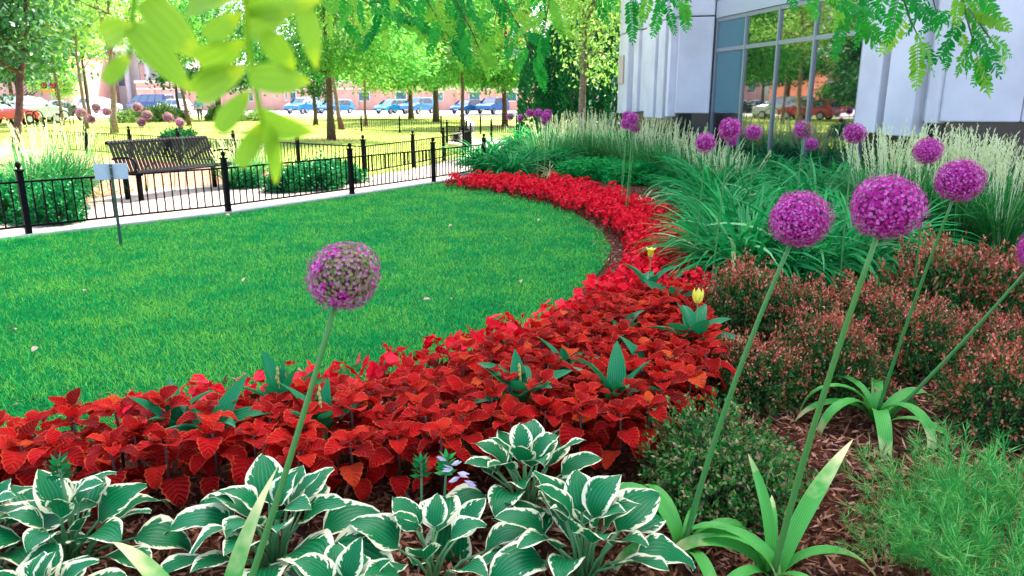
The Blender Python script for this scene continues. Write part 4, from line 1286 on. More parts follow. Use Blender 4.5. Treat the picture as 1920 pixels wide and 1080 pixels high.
# feathery thread-leaved coreopsis
def thread_mesh(seed, ns=36, H=.36):
    r = np.random.default_rng(seed)
    a = r.uniform(0, 6.28, ns); rd = np.sqrt(r.random(ns)) * .10
    base = np.stack([np.cos(a) * rd, np.sin(a) * rd, np.zeros(ns)], 1)
    V1, F1, i1 = straps(base, a, r.uniform(.75, 1.5, ns), r.uniform(-.1, .5, ns), H * r.uniform(.6, 1.15, ns), np.full(ns, .0045), 6, 'flat')
    Cn = V1.reshape(ns, 7, 2, 3).mean(2)
    pos, dd = [], []
    for k in range(2, 7):
        ax = Cn[:, k] - Cn[:, k - 1]; ax /= np.linalg.norm(ax, axis=1, keepdims=True)
        for _ in range(10 if k < 6 else 18):
            pos.append(Cn[:, k] - ax * r.uniform(0, .05, (ns, 1))); dd.append(ax * .8 + rdir(ns, r) * .75)
    pos = np.concatenate(pos); dd = np.concatenate(dd); n = len(pos)
    V2, F2 = leafquads(pos, dd, rdir(n, r), r.uniform(.04, .095, n), np.full(n, .0028))
    V, Fs, mi, rn = join([(V1, F1, 0, np.full(len(F1), .3)), (V2, F2, 0, r.random(n))])
    return mesh_np("thread_foliage", V, Fs, [M_thread], mi, rn)
th = [thread_mesh(600 + i) for i in range(3)]
for i, (px, py, s, lab) in enumerate(((1735, 950, .80, "feathery thread leaved plant in front of the broad allium leaves"), (1815, 925, .85, "tallest feathery thread leaved plant beside the dark barberry"), (1895, 1000, .9, "feathery thread leaved plant at the right edge in the mulch"),
                             (1770, 1030, .7, "small feathery plant in the mulch right of the strappy clump"), (1860, 1100, .9, "feathery plant cut by the bottom right corner"), (1665, 1000, .55, "sparse feathery plant right of the strappy allium clump"))):
    c = P(px, py, .1)
    t = thing("threadleaf_plant", lab, "perennial", (c.x, c.y, 0), rr.uniform(0, 6.28), "feathery thread leaved plants")
    t.scale = (s,) * 3
    obj("foliage", th[i % 3], t)

# pale leaves fallen on the lawn
lf = leaf_mesh("fallen_leaf", .055, .035, p_ovate, 2, 4, .3, .9, .5, .1, 0, M_brown, 77)
for px, py in ((157, 546), (70, 650), (848, 421), (975, 527), (395, 526), (858, 478), (430, 405), (850, 562), (30, 618), (462, 520), (1012, 411), (793, 563)):
    c = P(px, py, .03)
    o = obj("fallen_leaf", lf, None, c, (rr.uniform(-.5, .5), rr.uniform(-.5, .5), rr.uniform(0, 6.28)), rr.uniform(.8, 1.3))
    tag(o, "small pale dry leaf lying on the green lawn", "leaf", "dry leaves on the lawn")
# ------------------------------------------------------------------ trees
def tree(name, label, x, y, h, tr, cz0, rad, mat, bark, nclu, nper, leaf, seed, group=None, lean=(0, 0), trunks=1, sig=.42, nl=7, streak=0.0, cat="tree", dens_low=0.0):
    r = np.random.default_rng(seed)
    t = thing(name, label, cat, (x, y, -.02), 0, group)
    tops = []
    for k in range(trunks):
        a = k * 2.6 + .4
        off_ = Vector((math.cos(a), math.sin(a), 0)) * (.35 if trunks > 1 else 0)
        top = Vector((lean[0], lean[1], h * .8)) + off_ * 4
        pts = []
        for i in range(9):
            s = i / 8
            pts.append(off_ * .6 + (top - off_ * .6) * s + Vector((r.normal(0, .05), r.normal(0, .05), 0)) * (s * 1.2 + .1) * (tr / .12) ** .5)
        rad_ = [tr * (1.35 if i == 0 else 1.0) * (1 - .75 * i / 8) for i in range(9)]
        m = MB(); m.tube(pts, rad_, 8); m.build("trunk", bark, t, smooth=True)
        tops.append(pts)
    # cluster centres in an uneven ellipsoid
    cz, hz = (cz0 + h) / 2, (h - cz0) / 2
    d = rdir(nclu, r); q = r.uniform(.35, 1, nclu) ** .5
    lump = .8 + .3 * np.sin(d[:, 0] * 4 + seed) * np.cos(d[:, 2] * 5 + seed * 2)
    c = d * (q * lump)[:, None] * np.array([rad, rad, hz]) + np.array([lean[0] * .7, lean[1] * .7, cz])
    if dens_low: c[: nclu // 3, 2] = cz0 + r.uniform(0, .9, nclu // 3)
    for i in range(nl):
        pts = tops[i % len(tops)]
        z = cz0 * .85 + (h * .72 - cz0 * .85) * (i + .5) / nl
        s = min(.95, z / (h * .8)); j = s * 8; b = pts[int(j)].lerp(pts[min(8, int(j) + 1)], j - int(j))
        e = Vector(c[(i * 5) % nclu])
        if e.z < b.z - .4: e.z = b.z + .5
        mid = b.lerp(e, .5) + Vector((0, 0, .15))
        m = MB(); m.tube([b, mid, e], [tr * .42, tr * .28, tr * .08], 5); m.build("limb", bark, t, smooth=True)
    n = nclu * nper
    pos = np.repeat(c, nper, 0) + r.normal(0, 1, (n, 3)) * np.array([sig, sig, sig * .75])
    dirc = d * np.array([1, 1, .2]) + np.array([0, 0, -.6])
    dd = rdir(n, r) * (1 - streak) + np.repeat(dirc, nper, 0) * streak * 1.3
    L = leaf * r.uniform(.7, 1.35, n)
    V, Fq = leafquads(pos, dd, rdir(n, r) + np.array([0, 0, .5]), L, L * (.62 - .33 * streak))
    rn = np.clip(np.repeat(r.uniform(.05, .95, nclu), nper) * .6 + r.uniform(0, .4, n), 0, 1)
    obj("crown", mesh_np("crown", V, Fq, [mat], rnd=rn), t)
    return t


SG = "street trees across the sunny lawn"
tree("maple_tree", "dark green multi stemmed tree in the bed left of the bench", -10.3, 15.0, 6.2, .085, 2.15, 2.05, M_leaf_dark, M_bark, 84, 140, .12, 1, None, trunks=2, lean=(-.2, 0), dens_low=1)
x, y, _ = P(215, 250); tree("lawn_tree", "thin trunked pale tree standing on the lawn right behind the bench's left end", x, y, 8, .15, 3.6, 2.6, M_leaf_pale, M_bark_pale, 46, 70, .18, 2, SG, lean=(.5, 0))
x, y, _ = P(355, 236); tree("lawn_tree", "thin tree nearest the walking person, half hidden by the hanging leaf", x, y, 8.5, .12, 3.4, 3.0, M_leaf_far, M_bark, 50, 70, .20, 3, SG, lean=(-.6, 0))
x, y, _ = P(337, 225); tree("lawn_tree", "slim tree behind the shrubs left of the walking person", x, y, 8.5, .13, 3.4, 3.2, M_leaf_far, M_bark, 46, 60, .24, 4, SG)
x, y, _ = P(622, 262); tree("honey_locust", "nearest big street tree with straight dark trunk in a mulch ring on the sunny lawn", x, y, 10, .145, 2.6, 4.3, M_leaf_far, M_bark, 180, 160, .17, 5, SG, streak=.45, nl=10, dens_low=1)
x, y, _ = P(641, 243); tree("lawn_tree", "leaning pale barked tree just right of the nearest big street tree", x, y, 8.5, .12, 3.2, 2.6, M_leaf_pale, M_bark_pale, 50, 80, .19, 6, SG, lean=(-.9, 0))
x, y, _ = P(771, 223); tree("lawn_tree", "round crowned tree between the parked blue cars", x, y, 11, .20, 2.7, 5.2, M_leaf_pale, M_bark, 160, 120, .28, 7, SG, streak=.45, dens_low=1)
x, y, _ = P(947, 236); tree("lawn_tree", "tree standing by the far iron fence left of the conifers", x, y, 11, .16, 2.5, 4.6, M_leaf_far, M_bark, 150, 130, .22, 8, SG, streak=.4, dens_low=1)
x, y, _ = P(868, 243); tree("lawn_tree", "slender dark trunked tree behind the far end of the curved fence", x, y, 9.5, .10, 2.8, 3.0, M_leaf_far, M_bark, 70, 110, .20, 9, SG, streak=.5, dens_low=1)
tree("lawn_tree", "airy tree with a bare lower trunk in front of the conifer hedge", 2.05, 22.2, 8.5, .12, 2.3, 2.3, M_leaf_pale, M_bark_pale, 74, 110, .13, 10, SG, streak=.3, nl=12)
x, y, _ = P(686, 236); tree("lawn_tree", "small pale feathery tree between the big street tree and the blue cars", x, y, 4.6, .10, 1.7, 2.0, M_leaf_pale, M_bark_pale, 30, 70, .16, 11, SG)
x, y, _ = P(592, 234); tree("small_tree", "short dark leaved tree left of the nearest big street tree", x, y, 4.3, .14, 1.5, 1.35, M_leaf_dark, M_bark, 26, 90, .18, 12, SG)
x, y = -22.0, 57.0; tree("lawn_tree", "dark crowned tree behind the hanging near leaf", x, y, 10, .25, 2.6, 4.2, M_leaf_dark, M_bark, 90, 100, .28, 13, SG, dens_low=1)
tree("lawn_tree", "light green tree behind the conifer hedge", 5.2, 42, 12, .25, 3.0, 4.6, M_leaf_pale, M_bark_pale, 100, 100, .24, 14, SG, streak=.3)
tree("lawn_tree", "dense tree filling the gap above the far iron fence", -5.2, 52, 12, .2, 2.8, 4.6, M_leaf_far, M_bark, 150, 110, .26, 15, SG, streak=.45, dens_low=1)
tree("street_tree", "loose pale tree beside the fire stairs", -44.0, 74, 6.0, .2, 1.2, 2.6, M_leaf_pale, M_bark, 40, 70, .30, 16, SG)
for i, (x, y, lab) in enumerate(((-31, 48, "leafy tree by the parked silver car, seen in the window"), (-38, 58, "leafy tree behind the parked red car, seen in the window"), (-33, 39, "leafy tree on the left lawn beyond the frame, seen in the window"), (-25.5, 33, "round leafy tree left of the lawn, seen in the window"), (-22.5, 40, "leafy tree on the lawn behind the thin trunked pale tree"), (-27, 45.5, "leafy tree on the lawn edge behind the multi stemmed tree"), (-30, 54, "leafy tree by the street pole, behind the multi stemmed tree"), (-30.5, 39.5, "low crowned tree left of the frame, nearest of three seen in the window"), (-37, 46, "low crowned tree left of the frame, middle of three seen in the window"), (-44, 52, "low crowned tree left of the frame, farthest of three seen in the window"))):
    tree("street_tree", lab, x, y, 10, .17, 3.2 if i < 7 else 1.7, 3.3 if i < 7 else 3.8, (M_leaf_far, M_leaf_dark)[i % 2], M_bark, 90 if i < 7 else 150, 90, .24, 30 + i, SG, dens_low=1) if i not in (4, 5, 6) else tree("street_tree", lab, x, y, 10, .10, 3.9, 3.0, M_leaf_pale, M_bark_pale, 80, 90, .22, 30 + i, SG)
rr2 = random.Random(5)
for i, (x, y, hgt) in enumerate(((.85, 27.5, 3.7), (1.55, 27.8, 4.0), (2.15, 27.3, 4.1), (2.95, 27.6, 4.3), (3.75, 27.2, 4.5), (4.5, 26.6, 4.4))):
    r = np.random.default_rng(700 + i)
    t = thing("conifer", ("leftmost columnar conifer of the hedge, at the path bend", "second columnar conifer from the left in the hedge", "third columnar conifer from the left, left of the airy tree's trunk", "fourth columnar conifer from the left, right of the airy tree's trunk", "columnar conifer beside the white building's corner", "columnar conifer mostly hidden by the white building's corner")[i], "conifer", (x, y, 0), 0, "columnar conifers in the hedge")
    n = 5200
    z = r.uniform(0, 1, n) ** .9; a = r.uniform(0, 6.28, n)
    rd = .62 * (1 - z ** 2.2) ** .6 * (.75 + .15 * np.sin(a * 5 + z * 9 + i) + .18 * r.random(n)) + .03
    pos = np.stack([np.cos(a) * rd, np.sin(a) * rd, z * hgt], 1)
    dd = np.stack([np.cos(a) * .6, np.sin(a) * .6, np.ones(n)], 1) + rdir(n, r) * .5
    V, Fq = leafquads(pos, dd, rdir(n, r), .17 * r.uniform(.6, 1.3, n), .07 * r.uniform(.6, 1.3, n))
    obj("foliage", mesh_np("conifer_foliage", V, Fq, [M_leaf_conifer], rnd=r.random(n)), t)
    m = MB(); m.tube([(0, 0, 0), (0, 0, hgt * .85)], [.09, .02], 6); m.build("trunk", M_bark, t)
# mulch ring of the big tree
x, y, _ = P(622, 262)
o = sheet("mulch_ring", [(x + 1.1 * math.cos(a * .3927), y + 1.1 * math.sin(a * .3927)) for a in range(16)], -.014, M_mulch_sunlit)
for px, py in ((771, 224), (947, 237), (686, 237), (641, 244)):
    q = P(px, py)
    sheet("mulch_ring", [(q.x + 1.2 * math.cos(a * .3927), q.y + 1.2 * math.sin(a * .3927)) for a in range(16)], -.015, M_mulch_sunlit)

# overhead honey locust: trunk behind the camera, limbs reach over it, leafy twigs hang into view
ohl = thing("honey_locust", "overhanging honey locust whose feathery twigs hang into the top of the view", "tree", (1.9, -1.7, -.02))
OB = Vector((1.9, -1.7, -.02))
def o_tube(name, pts, radii, parent=ohl, mat=M_bark, n=7):
    m = MB(); m.tube([Vector(p) - OB for p in pts], radii, n); return m.build(name, mat, parent, smooth=True)
o_tube("trunk", [(1.9, -1.7, -.02), (1.86, -1.65, .8), (1.9, -1.6, 2.0), (1.8, -1.5, 3.2), (1.7, -1.3, 4.6)], [.19, .14, .125, .105, .06], n=10)
o_tube("limb", [(1.88, -1.58, 2.2), (1.95, -.2, 2.95), (1.95, 1.4, 3.05), (1.85, 2.9, 2.75), (1.6, 3.6, 2.55)], [.07, .055, .04, .025, .012])
o_tube("limb", [(1.82, -1.5, 2.9), (1.0, .2, 3.5), (.5, 2.2, 3.35), (.1, 3.9, 2.95), (-.5, 4.9, 2.7)], [.065, .05, .035, .025, .012])
o_tube("limb", [(1.8, -1.5, 3.0), (.6, -.9, 3.3), (-.3, .0, 2.75), (-.28, .38, 2.1)], [.05, .04, .02, .006])
o_tube("limb", [(.3, 3.2, 3.1), (.8, 4.1, 2.85), (1.1, 4.6, 2.6)], [.025, .016, .008])


def pinnate_mesh(name, n, L, ll, lw, seed):
    """feather-shaped leaf: paired leaflets along a drooping stalk, local +Y outward, +Z up"""
    r = np.random.default_rng(seed)
    V, Fq = [], []
    ys = np.linspace(.14, 1, n)
    cz = lambda s: -.16 * s * s * L
    for k, s in enumerate(ys):
        env = .62 + .55 * math.sin(math.pi * min(1, s * .92 + .05)) - .18 * s
        for side in ((-1, 1) if k < n - 1 else (0,)):
            an = R(62 - 14 * s) * side + r.normal(0, .10)
            d = Vector((math.sin(an), math.cos(an), r.normal(-.15, .22))).normalized()
            nn = Vector((r.normal(0, .3), r.normal(0, .3), 1)).normalized()
            sv = d.cross(nn).normalized()
            b = Vector((0, s * L, cz(s))); l = ll * env * r.uniform(.85, 1.12); w = lw * env
            o = len(V)
            for q, ww in ((.02, .12), (.28, .86), (.62, 1.0), (.88, .62)):
                dz = Vector((0, 0, -.12 * l * q * q))
                V += [b + d * l * q - sv * w * ww / 2 + dz, b + d * l * q + sv * w * ww / 2 + dz]
            V.append(b + d * l + Vector((0, 0, -.12 * l)))
            for q in range(3): Fq.append((o + 2 * q, o + 2 * q + 1, o + 2 * q + 3, o + 2 * q + 2))
            Fq.append((o + 6, o + 7, o + 8))
    o = len(V)
    for i in range(7):
        s = i / 6; V += [Vector((-.0012, s * L, cz(s))), Vector((.0012, s * L, cz(s)))]
        if i: Fq.append((o + 2 * i - 2, o + 2 * i - 1, o + 2 * i + 1, o + 2 * i))
    me = bpy.data.meshes.new(name); me.from_pydata([tuple(v) for v in V], [], Fq); me.materials.append(M_locust)
    me.polygons.foreach_set("use_smooth", [True] * len(Fq)); me.update()
    return me


pin = [pinnate_mesh("pinnate_leaf", 12 + i, .17 + .01 * i, .034, .0125, 800 + i) for i in range(4)]
ro = random.Random(21)


def hang(pts, d, step, size=1.0, spread=.75):
    w = [PD(px, py, d + k * .04) for k, (px, py) in enumerate(pts)]
    o_tube("twig", w, [.004] * (len(w) - 1) + [.0015], mat=M_pet if d < 3.6 else M_bark, n=5)
    side = 1
    for a, b in zip(w, w[1:]):
        L = (b - a).length; n = max(1, round(L / step))
        for k in range(n):
            p = a.lerp(b, (k + .5) / n); ax = (b - a).normalized()
            view = (p - Vector((0, 0, CAM_H))).normalized()
            lat = ax.cross(view).normalized() * side; side = -side
            dv = (ax * .55 + lat * spread * ro.uniform(.3, 1.2) + Vector((0, 0, -.45)) + Vector((ro.gauss(0, .15), ro.gauss(0, .25), ro.gauss(0, .15)))).normalized()
            zz = (-view + Vector((0, 0, .5)) + Vector((ro.gauss(0, .35), ro.gauss(0, .35), ro.gauss(0, .35))))
            zz = (zz - dv * zz.dot(dv)).normalized(); xx = dv.cross(zz)
            M = Matrix((xx, dv, zz)).transposed()
            obj("leaf", pin[ro.randrange(4)], ohl, p - OB, M.to_euler(), size * ro.uniform(.75, 1.15))
    # terminal leaf
    ax = (w[-1] - w[-2]).normalized(); view = (w[-1] - Vector((0, 0, CAM_H))).normalized()
    zz = -view + Vector((ro.gauss(0, .3), 0, .3)); zz = (zz - ax * zz.dot(ax)).normalized(); xx = ax.cross(zz)
    obj("leaf", pin[ro.randrange(4)], ohl, w[-1] - OB, Matrix((xx, ax, zz)).transposed().to_euler(), size * .9)


for pts, d in (([(520, -70), (590, -20), (640, 40)], 5.0), ([(720, -80), (800, 0), (842, 70)], 4.3), ([(860, -60), (872, 20), (868, 75)], 4.4), ([(930, -80), (935, 0), (925, 60)], 4.3), ([(760, -80), (770, -20), (745, 15)], 4.7), ([(1000, -80), (1030, 0), (1020, 60)], 4.0), ([(680, -60), (720, 20), (700, 55)], 4.9), ([(820, -80), (825, 0), (805, 40)], 4.5)):
    hang(pts, d, .07, 1.05)
hang([(1440, -90), (1510, -40), (1570, 0), (1610, 45)], 3.2, .06)
hang([(1560, -90), (1600, -40), (1625, 20)], 3.3, .06)
hang([(1660, -110), (1685, -30), (1708, 40), (1725, 75)], 2.9, .055)
hang([(1720, -90), (1745, -20), (1755, 20)], 3.0, .06, .9)
hang([(1770, -120), (1795, -40), (1815, 40), (1832, 105)], 2.7, .05)
hang([(1815, 15), (1845, 55), (1868, 90)], 2.75, .05, .85)
hang([(1800, -30), (1790, 30), (1782, 70)], 2.8, .06, .85)
hang([(1850, -90), (1885, -50), (1910, -25)], 2.7, .07, .8)
for pts, d in (([(560, -80), (640, -20), (700, 10), (735, 30)], 4.6), ([(690, -80), (740, -10), (775, 40)], 4.4), ([(800, -80), (850, -10), (885, 60), (900, 95)], 4.2), ([(900, -80), (950, 10), (985, 70), (1002, 115)], 4.2),
               ([(960, -70), (1010, -10), (1040, 30)], 4.5), ([(840, -70), (905, -20), (950, 30)], 4.6), ([(1140, -90), (1170, -40), (1185, 0)], 3.9), ([(1200, -90), (1230, -40), (1248, 5)], 3.7), ([(1255, -90), (1270, -40), (1278, 0)], 3.6), ([(1060, -80), (1095, -30), (1115, 0)], 4.2), ([(620, -70), (655, -10), (665, 15)], 4.8)):
    hang(pts, d, .075, 1.05)

# the out-of-focus leaf right before the camera
DN = .42
leaflet = [leaf_mesh("leaflet", 1.0, .40, p_lance, 4, 7, .15, .35, .2, .02, 0, M_near, 900 + i) for i in range(3)]
def near_leaf(path, lst, d):
    w = [PD(px, py, d) for px, py in path]
    s = o_tube("leaf", w, [.0016] * (len(w) - 1) + [.0008], mat=M_locust_near, n=5)
    view = (PD(400, 120, d) - Vector((0, 0, CAM_H))).normalized()
    for i, (cx, cy, ln, ang, wd) in enumerate(lst):
        a = R(ang); dx, dy = math.cos(a) * ln / 2, -math.sin(a) * ln / 2
        zt = ro.uniform(-.012, .012)
        p, q = PD(cx - dx, cy - dy, d + zt), PD(cx + dx, cy + dy, d - zt)
        yy = (q - p); L = yy.length; yy.normalize()
        zz = -view + Vector((ro.gauss(0, .25), 0, ro.gauss(.1, .25))); zz = (zz - yy * zz.dot(yy)).normalized()
        xx = yy.cross(zz)
        obj("leaflet", leaflet[i % 3], s, p - OB, Matrix((xx, yy, zz)).transposed().to_euler(), (L * wd / ln / .40, L, L))
near_leaf([(440, -160), (458, -60), (462, 60), (470, 120), (482, 180), (494, 240), (502, 285)],
          [(405, 6, 110, 12, 44), (420, 48, 85, 35, 42), (416, 97, 100, 25, 44), (416, 150, 112, 27, 46), (440, 207, 100, 52, 42), (470, 268, 98, 62, 36), (508, 292, 112, -80, 32),
           (535, 8, 140, 5, 52), (580, 68, 130, -78, 46), (522, 98, 95, -48, 44), (525, 150, 118, -4, 54), (538, 234, 104, -14, 40), (505, 40, 90, 20, 46)], DN)
near_leaf([(300, -160), (262, -60), (250, 10), (246, 60), (243, 110)],
          [(328, 58, 165, -46, 72), (303, 112, 172, -47, 66), (222, 57, 62, 25, 32), (221, 127, 74, 48, 28), (300, -20, 120, -10, 50)], DN + .03)
o_tube("twig", [(-.28, .38, 2.1), PD(440, -160, DN)], [.005, .002], mat=M_pet)
o_tube("twig", [(-.28, .38, 2.1), PD(300, -160, DN + .03)], [.005, .002], mat=M_pet)

# ------------------------------------------------------------------ cars
M_tyre = mat_plain("tyre", (.015, .015, .016), .85)
M_rim = mat_plain("rim", (.45, .46, .48), .35, metal=.7)
M_carglass = mat_glass("car_glass", (.01, .02, .025), .05, .8)
M_head = mat_plain("headlight", (.75, .78, .80), .15)
M_tail = mat_plain("taillight", (.45, .01, .015), .2)
PROF = {
    "hatch": [(-2.1, .32), (-2.15, .62), (-2.1, .90), (-1.85, 1.42), (-1.5, 1.52), (-.2, 1.54), (.35, 1.44), (1.0, 1.00), (1.75, .86), (2.05, .70), (2.1, .34)],
    "sedan": [(-2.3, .34), (-2.35, .66), (-2.28, .98), (-1.65, 1.02), (-1.0, 1.40), (-.5, 1.46), (.2, 1.44), (1.0, 1.00), (1.9, .88), (2.25, .70), (2.3, .34)],
    "van": [(-2.6, .36), (-2.65, .8), (-2.6, 1.2), (-2.5, 2.0), (-2.3, 2.12), (.5, 2.12), (1.1, 1.98), (1.75, 1.25), (2.35, 1.05), (2.6, .8), (2.62, .36)],
    "suv": [(-2.25, .4), (-2.3, .8), (-2.25, 1.1), (-2.05, 1.66), (-1.8, 1.74), (.0, 1.74), (.5, 1.62), (1.05, 1.14), (1.9, 1.04), (2.25, .86), (2.28, .4)]}
BELT = {"hatch": .92, "sedan": .96, "van": 1.18, "suv": 1.1}
WHEELX = {"hatch": (-1.3, 1.3), "sedan": (-1.4, 1.4), "van": (-1.65, 1.65), "suv": (-1.4, 1.4)}


def car(label, x, y, rz, kind, paint, group=None, W=1.78):
    t = thing("parked_car" if kind != "van" else "van", label, "car" if kind != "van" else "van", (x, y, 0), rz, group)
    pr = PROF[kind]; belt = BELT[kind]; top = max(z for _, z in pr)
    hw = lambda z: W / 2 * (1 - .015 * max(0, .55 - z)) if z <= belt else W / 2 * (1 - .26 * (z - belt) / (top - belt))
    m = MB(); n = len(pr)
    # body: cross strips with three width stations so the sides round in
    m.v = [(px, -hw(pz), pz) for px, pz in pr] + [(px, hw(pz), pz) for px, pz in pr]
    m.f = [(i, n + i, n + i + 1, i + 1) for i in range(n - 1)] + [(n - 1, 2 * n - 1, n, 0)] + [tuple(range(n)), tuple(reversed(range(n, 2 * n)))]
    m.m = [0] * len(m.f)
    m.build("body", paint, t, bevel=.07)
    # glazing set 6 mm proud of the body skin
    up = [(px, pz) for px, pz in pr if pz > belt + .02]
    x0, x1 = min(p[0] for p in up), max(p[0] for p in up)
    for s in (-1, 1):
        m = MB()
        zt, zb = top - .10, belt + .05
        pts = [(x0 + .30, zb), (x1 + .28, zb), (x1 - .38, zt), (x0 + .38, zt)]
        nseg = 3 if kind != "van" else 4
        for k in range(nseg):
            a, b = k / nseg + .012, (k + 1) / nseg - .012
            bl_ = pts[0][0] + (pts[1][0] - pts[0][0]) * a; br = pts[0][0] + (pts[1][0] - pts[0][0]) * b
            tl = pts[3][0] + (pts[2][0] - pts[3][0]) * a; tr_ = pts[3][0] + (pts[2][0] - pts[3][0]) * b
            q = [(bl_, s * (hw(zb) + .008), zb), (br, s * (hw(zb) + .008), zb), (tr_, s * (hw(zt) + .008), zt), (tl, s * (hw(zt) + .008), zt)]
            m2 = MB(); m2.poly(q, [(0, 1, 2, 3) if s < 0 else (3, 2, 1, 0)]); m2.build("window", M_carglass, t)
    def slope_pane(name, i, j):
        (xa, za), (xb, zb) = pr[i], pr[j]
        nx, nz = (zb - za), -(xb - xa); l = math.hypot(nx, nz); nx, nz = nx / l * .01, nz / l * .01
        if (nx > 0) != ((xa + xb) / 2 > 0): nx, nz = -nx, -nz
        if nz < 0: nx, nz = -nx, -nz
        c = [(xa + (xb - xa) * .1, za + (zb - za) * .1), (xa + (xb - xa) * .92, za + (zb - za) * .92)]
        m = MB(); m.poly([(c[0][0] + nx, -hw(c[0][1]) * .92, c[0][1] + nz), (c[0][0] + nx, hw(c[0][1]) * .92, c[0][1] + nz), (c[1][0] + nx, hw(c[1][1]) * .9, c[1][1] + nz), (c[1][0] + nx, -hw(c[1][1]) * .9, c[1][1] + nz)], [(0, 1, 2, 3)])
        m.build(name, M_carglass, t)
    slope_pane("windscreen", 7, 6)
    slope_pane("rear_window", 2 if kind != "sedan" else 3, 3 if kind != "sedan" else 4)
    for wx in WHEELX[kind]:
        for s in (-1, 1):
            m = MB(); M = Matrix.Rotation(R(90), 3, 'X')
            pts = [(.20, -.1), (.31, -.1), (.33, -.06), (.33, .06), (.31, .1), (.20, .1)]
            m.lathe(pts, 14); m.v = [tuple(M @ Vector(v)) for v in m.v]
            w = m.build("wheel", M_tyre, t, loc=(wx, s * (W / 2 - .08), .33))
            m = MB(); m.lathe([(.20, -.105), (.19, .105)], 10); m.v = [tuple(M @ Vector(v)) for v in m.v]; m.build("rim", M_rim, w)
    xf, xr = pr[-2][0], pr[1][0]
    for s in (-1, 1):
        m = MB(); m.box((xf - .08, s * W * .37, .70 if kind in ("hatch", "sedan") else .86), (.12, .36, .14)); m.build("headlight", M_head, t, bevel=.02)
        m = MB(); m.box((xr + .04, s * W * .40, .84 if kind in ("hatch", "sedan") else 1.0), (.10, .26, .18)); m.build("taillight", M_tail, t, bevel=.02)
        m = MB(); m.box((pr[7][0] - .25, s * (W / 2 + .1), belt + .06), (.12, .2, .14)); m.build("mirror", paint, t, bevel=.03)
    m = MB(); m.box((xf + .02, 0, .46), (.1, W * .9, .16)); m.build("bumper", mat_plain("dark_trim", (.03, .03, .032), .5) if "dark_trim" not in bpy.data.materials else bpy.data.materials["dark_trim"], t, bevel=.03)
    m = MB(); m.box((xf + .085, 0, .46), (.01, .5, .12)); m.build("number_plate", M_white, t)
    m = MB(); m.box((xr - .005, 0, .62), (.02, .5, .12)); m.build("number_plate", M_white, t)
    return t


def paint(n, c, metal=.2): return mat_plain(n, c, .3, metal=metal, coat=.8)
P_silver, P_dark, P_red, P_blue, P_blue2, P_white = paint("silver_paint", (.50, .55, .58), .5), paint("dark_paint", (.03, .035, .05)), paint("red_paint", (.55, .03, .03)), paint("blue_paint", (.02, .17, .42)), paint("teal_paint", (.02, .30, .48)), paint("white_paint", (.75, .75, .75), 0)
P_navy = paint("navy_paint", (.02, .05, .16))
def cx(px, d): return (px - 960) / F * math.cos(PITCH) * d
car("silver station wagon parked behind the multi stemmed tree", cx(45, 48), 48, R(68), "suv", P_silver, "cars parked beyond the lawn")
car("dark sedan parked right of the silver wagon", cx(100, 54), 54, R(75), "sedan", P_dark, "cars parked beyond the lawn")
car("red car at the left edge partly behind the tree trunks", cx(-8, 46), 46, R(70), "hatch", P_red, "cars parked beyond the lawn")
car("long navy blue passenger van on the street", cx(282, 92), 92, R(172), "van", P_navy, "cars on the street", W=2.0)
car("white car right behind the thin tree trunk", cx(187, 88), 88, R(70), "suv", P_white, "cars on the street")
car("pale car half hidden behind the navy van", cx(322, 86), 86, R(160), "hatch", P_white, "cars on the street")
for px, k, p_, a, lab in ((569, "suv", P_blue, 248, "blue car left of the short dark tree, leftmost of the blue row"), (628, "hatch", P_blue, 240, "blue car partly hidden by the nearest big tree trunk"), (735, "hatch", P_blue2, 238, "light blue car just left of the round crowned tree"),
                          (783, "suv", P_blue, 246, "blue car just right of the round crowned tree's trunk"), (876, "hatch", P_blue, 240, "blue car behind the slender dark trunk"), (924, "suv", P_blue, 243, "blue car nearest the conifers, rightmost of the blue row")):
    car(lab, cx(px, 82), 82, R(a), k, p_, "blue cars parked along the brick wall")
car("red car parked beside the left lawn, seen in the window", -40, 53, R(80), "hatch", P_red, "cars parked beyond the lawn")
car("teal car parked beside the left lawn, seen in the window", -31, 36, R(60), "sedan", P_blue2, "cars parked beyond the lawn")

# ------------------------------------------------------------------ far buildings
M_brick = mat_plain("pink_brick", (.62, .34, .27), .9, c2=(.55, .28, .22), scale=.6)
M_brick2 = mat_plain("orange_brick", (.50, .18, .09), .9, c2=(.40, .13, .06), scale=.5)
M_stone = mat_plain("pale_stone", (.62, .55, .50), .9, c2=(.52, .45, .41), scale=.3)
M_bluewin = mat_glass("sky_window", (.03, .10, .16), .06, .8)


def facade(name, label, cat, x0, x1, y, z1, depth, mat, wins=(), trim=None, roof_h=.4):
    t = thing(name, label, cat, ((x0 + x1) / 2, y, 0))
    cxx = (x0 + x1) / 2
    m = MB(); m.box((0, depth / 2, z1 / 2 - .02), (x1 - x0, depth, z1 - .04)); m.build("wall", mat, t)
    m = MB(); m.box((0, depth / 2, z1 + roof_h / 2 - .035), (x1 - x0 + .3, depth + .3, roof_h)); m.build("roof", trim or M_stone, t)
    fr = trim or M_white
    for wx, wz, ww, wh in wins:
        m = MB()
        for s in (-1, 1): m.box((wx - cxx + s * (ww / 2 + .06), -.05, wz), (.12, .16, wh + .24))
        for s in (-1, 1): m.box((wx - cxx, -.06, wz + s * (wh / 2 + .07)), (ww, .18, .14))
        f = m.build("window", fr, t)
        m = MB(); m.box((wx - cxx, -.02, wz), (ww - .01, .06, wh)); m.build("pane", M_bluewin, f)
    return t


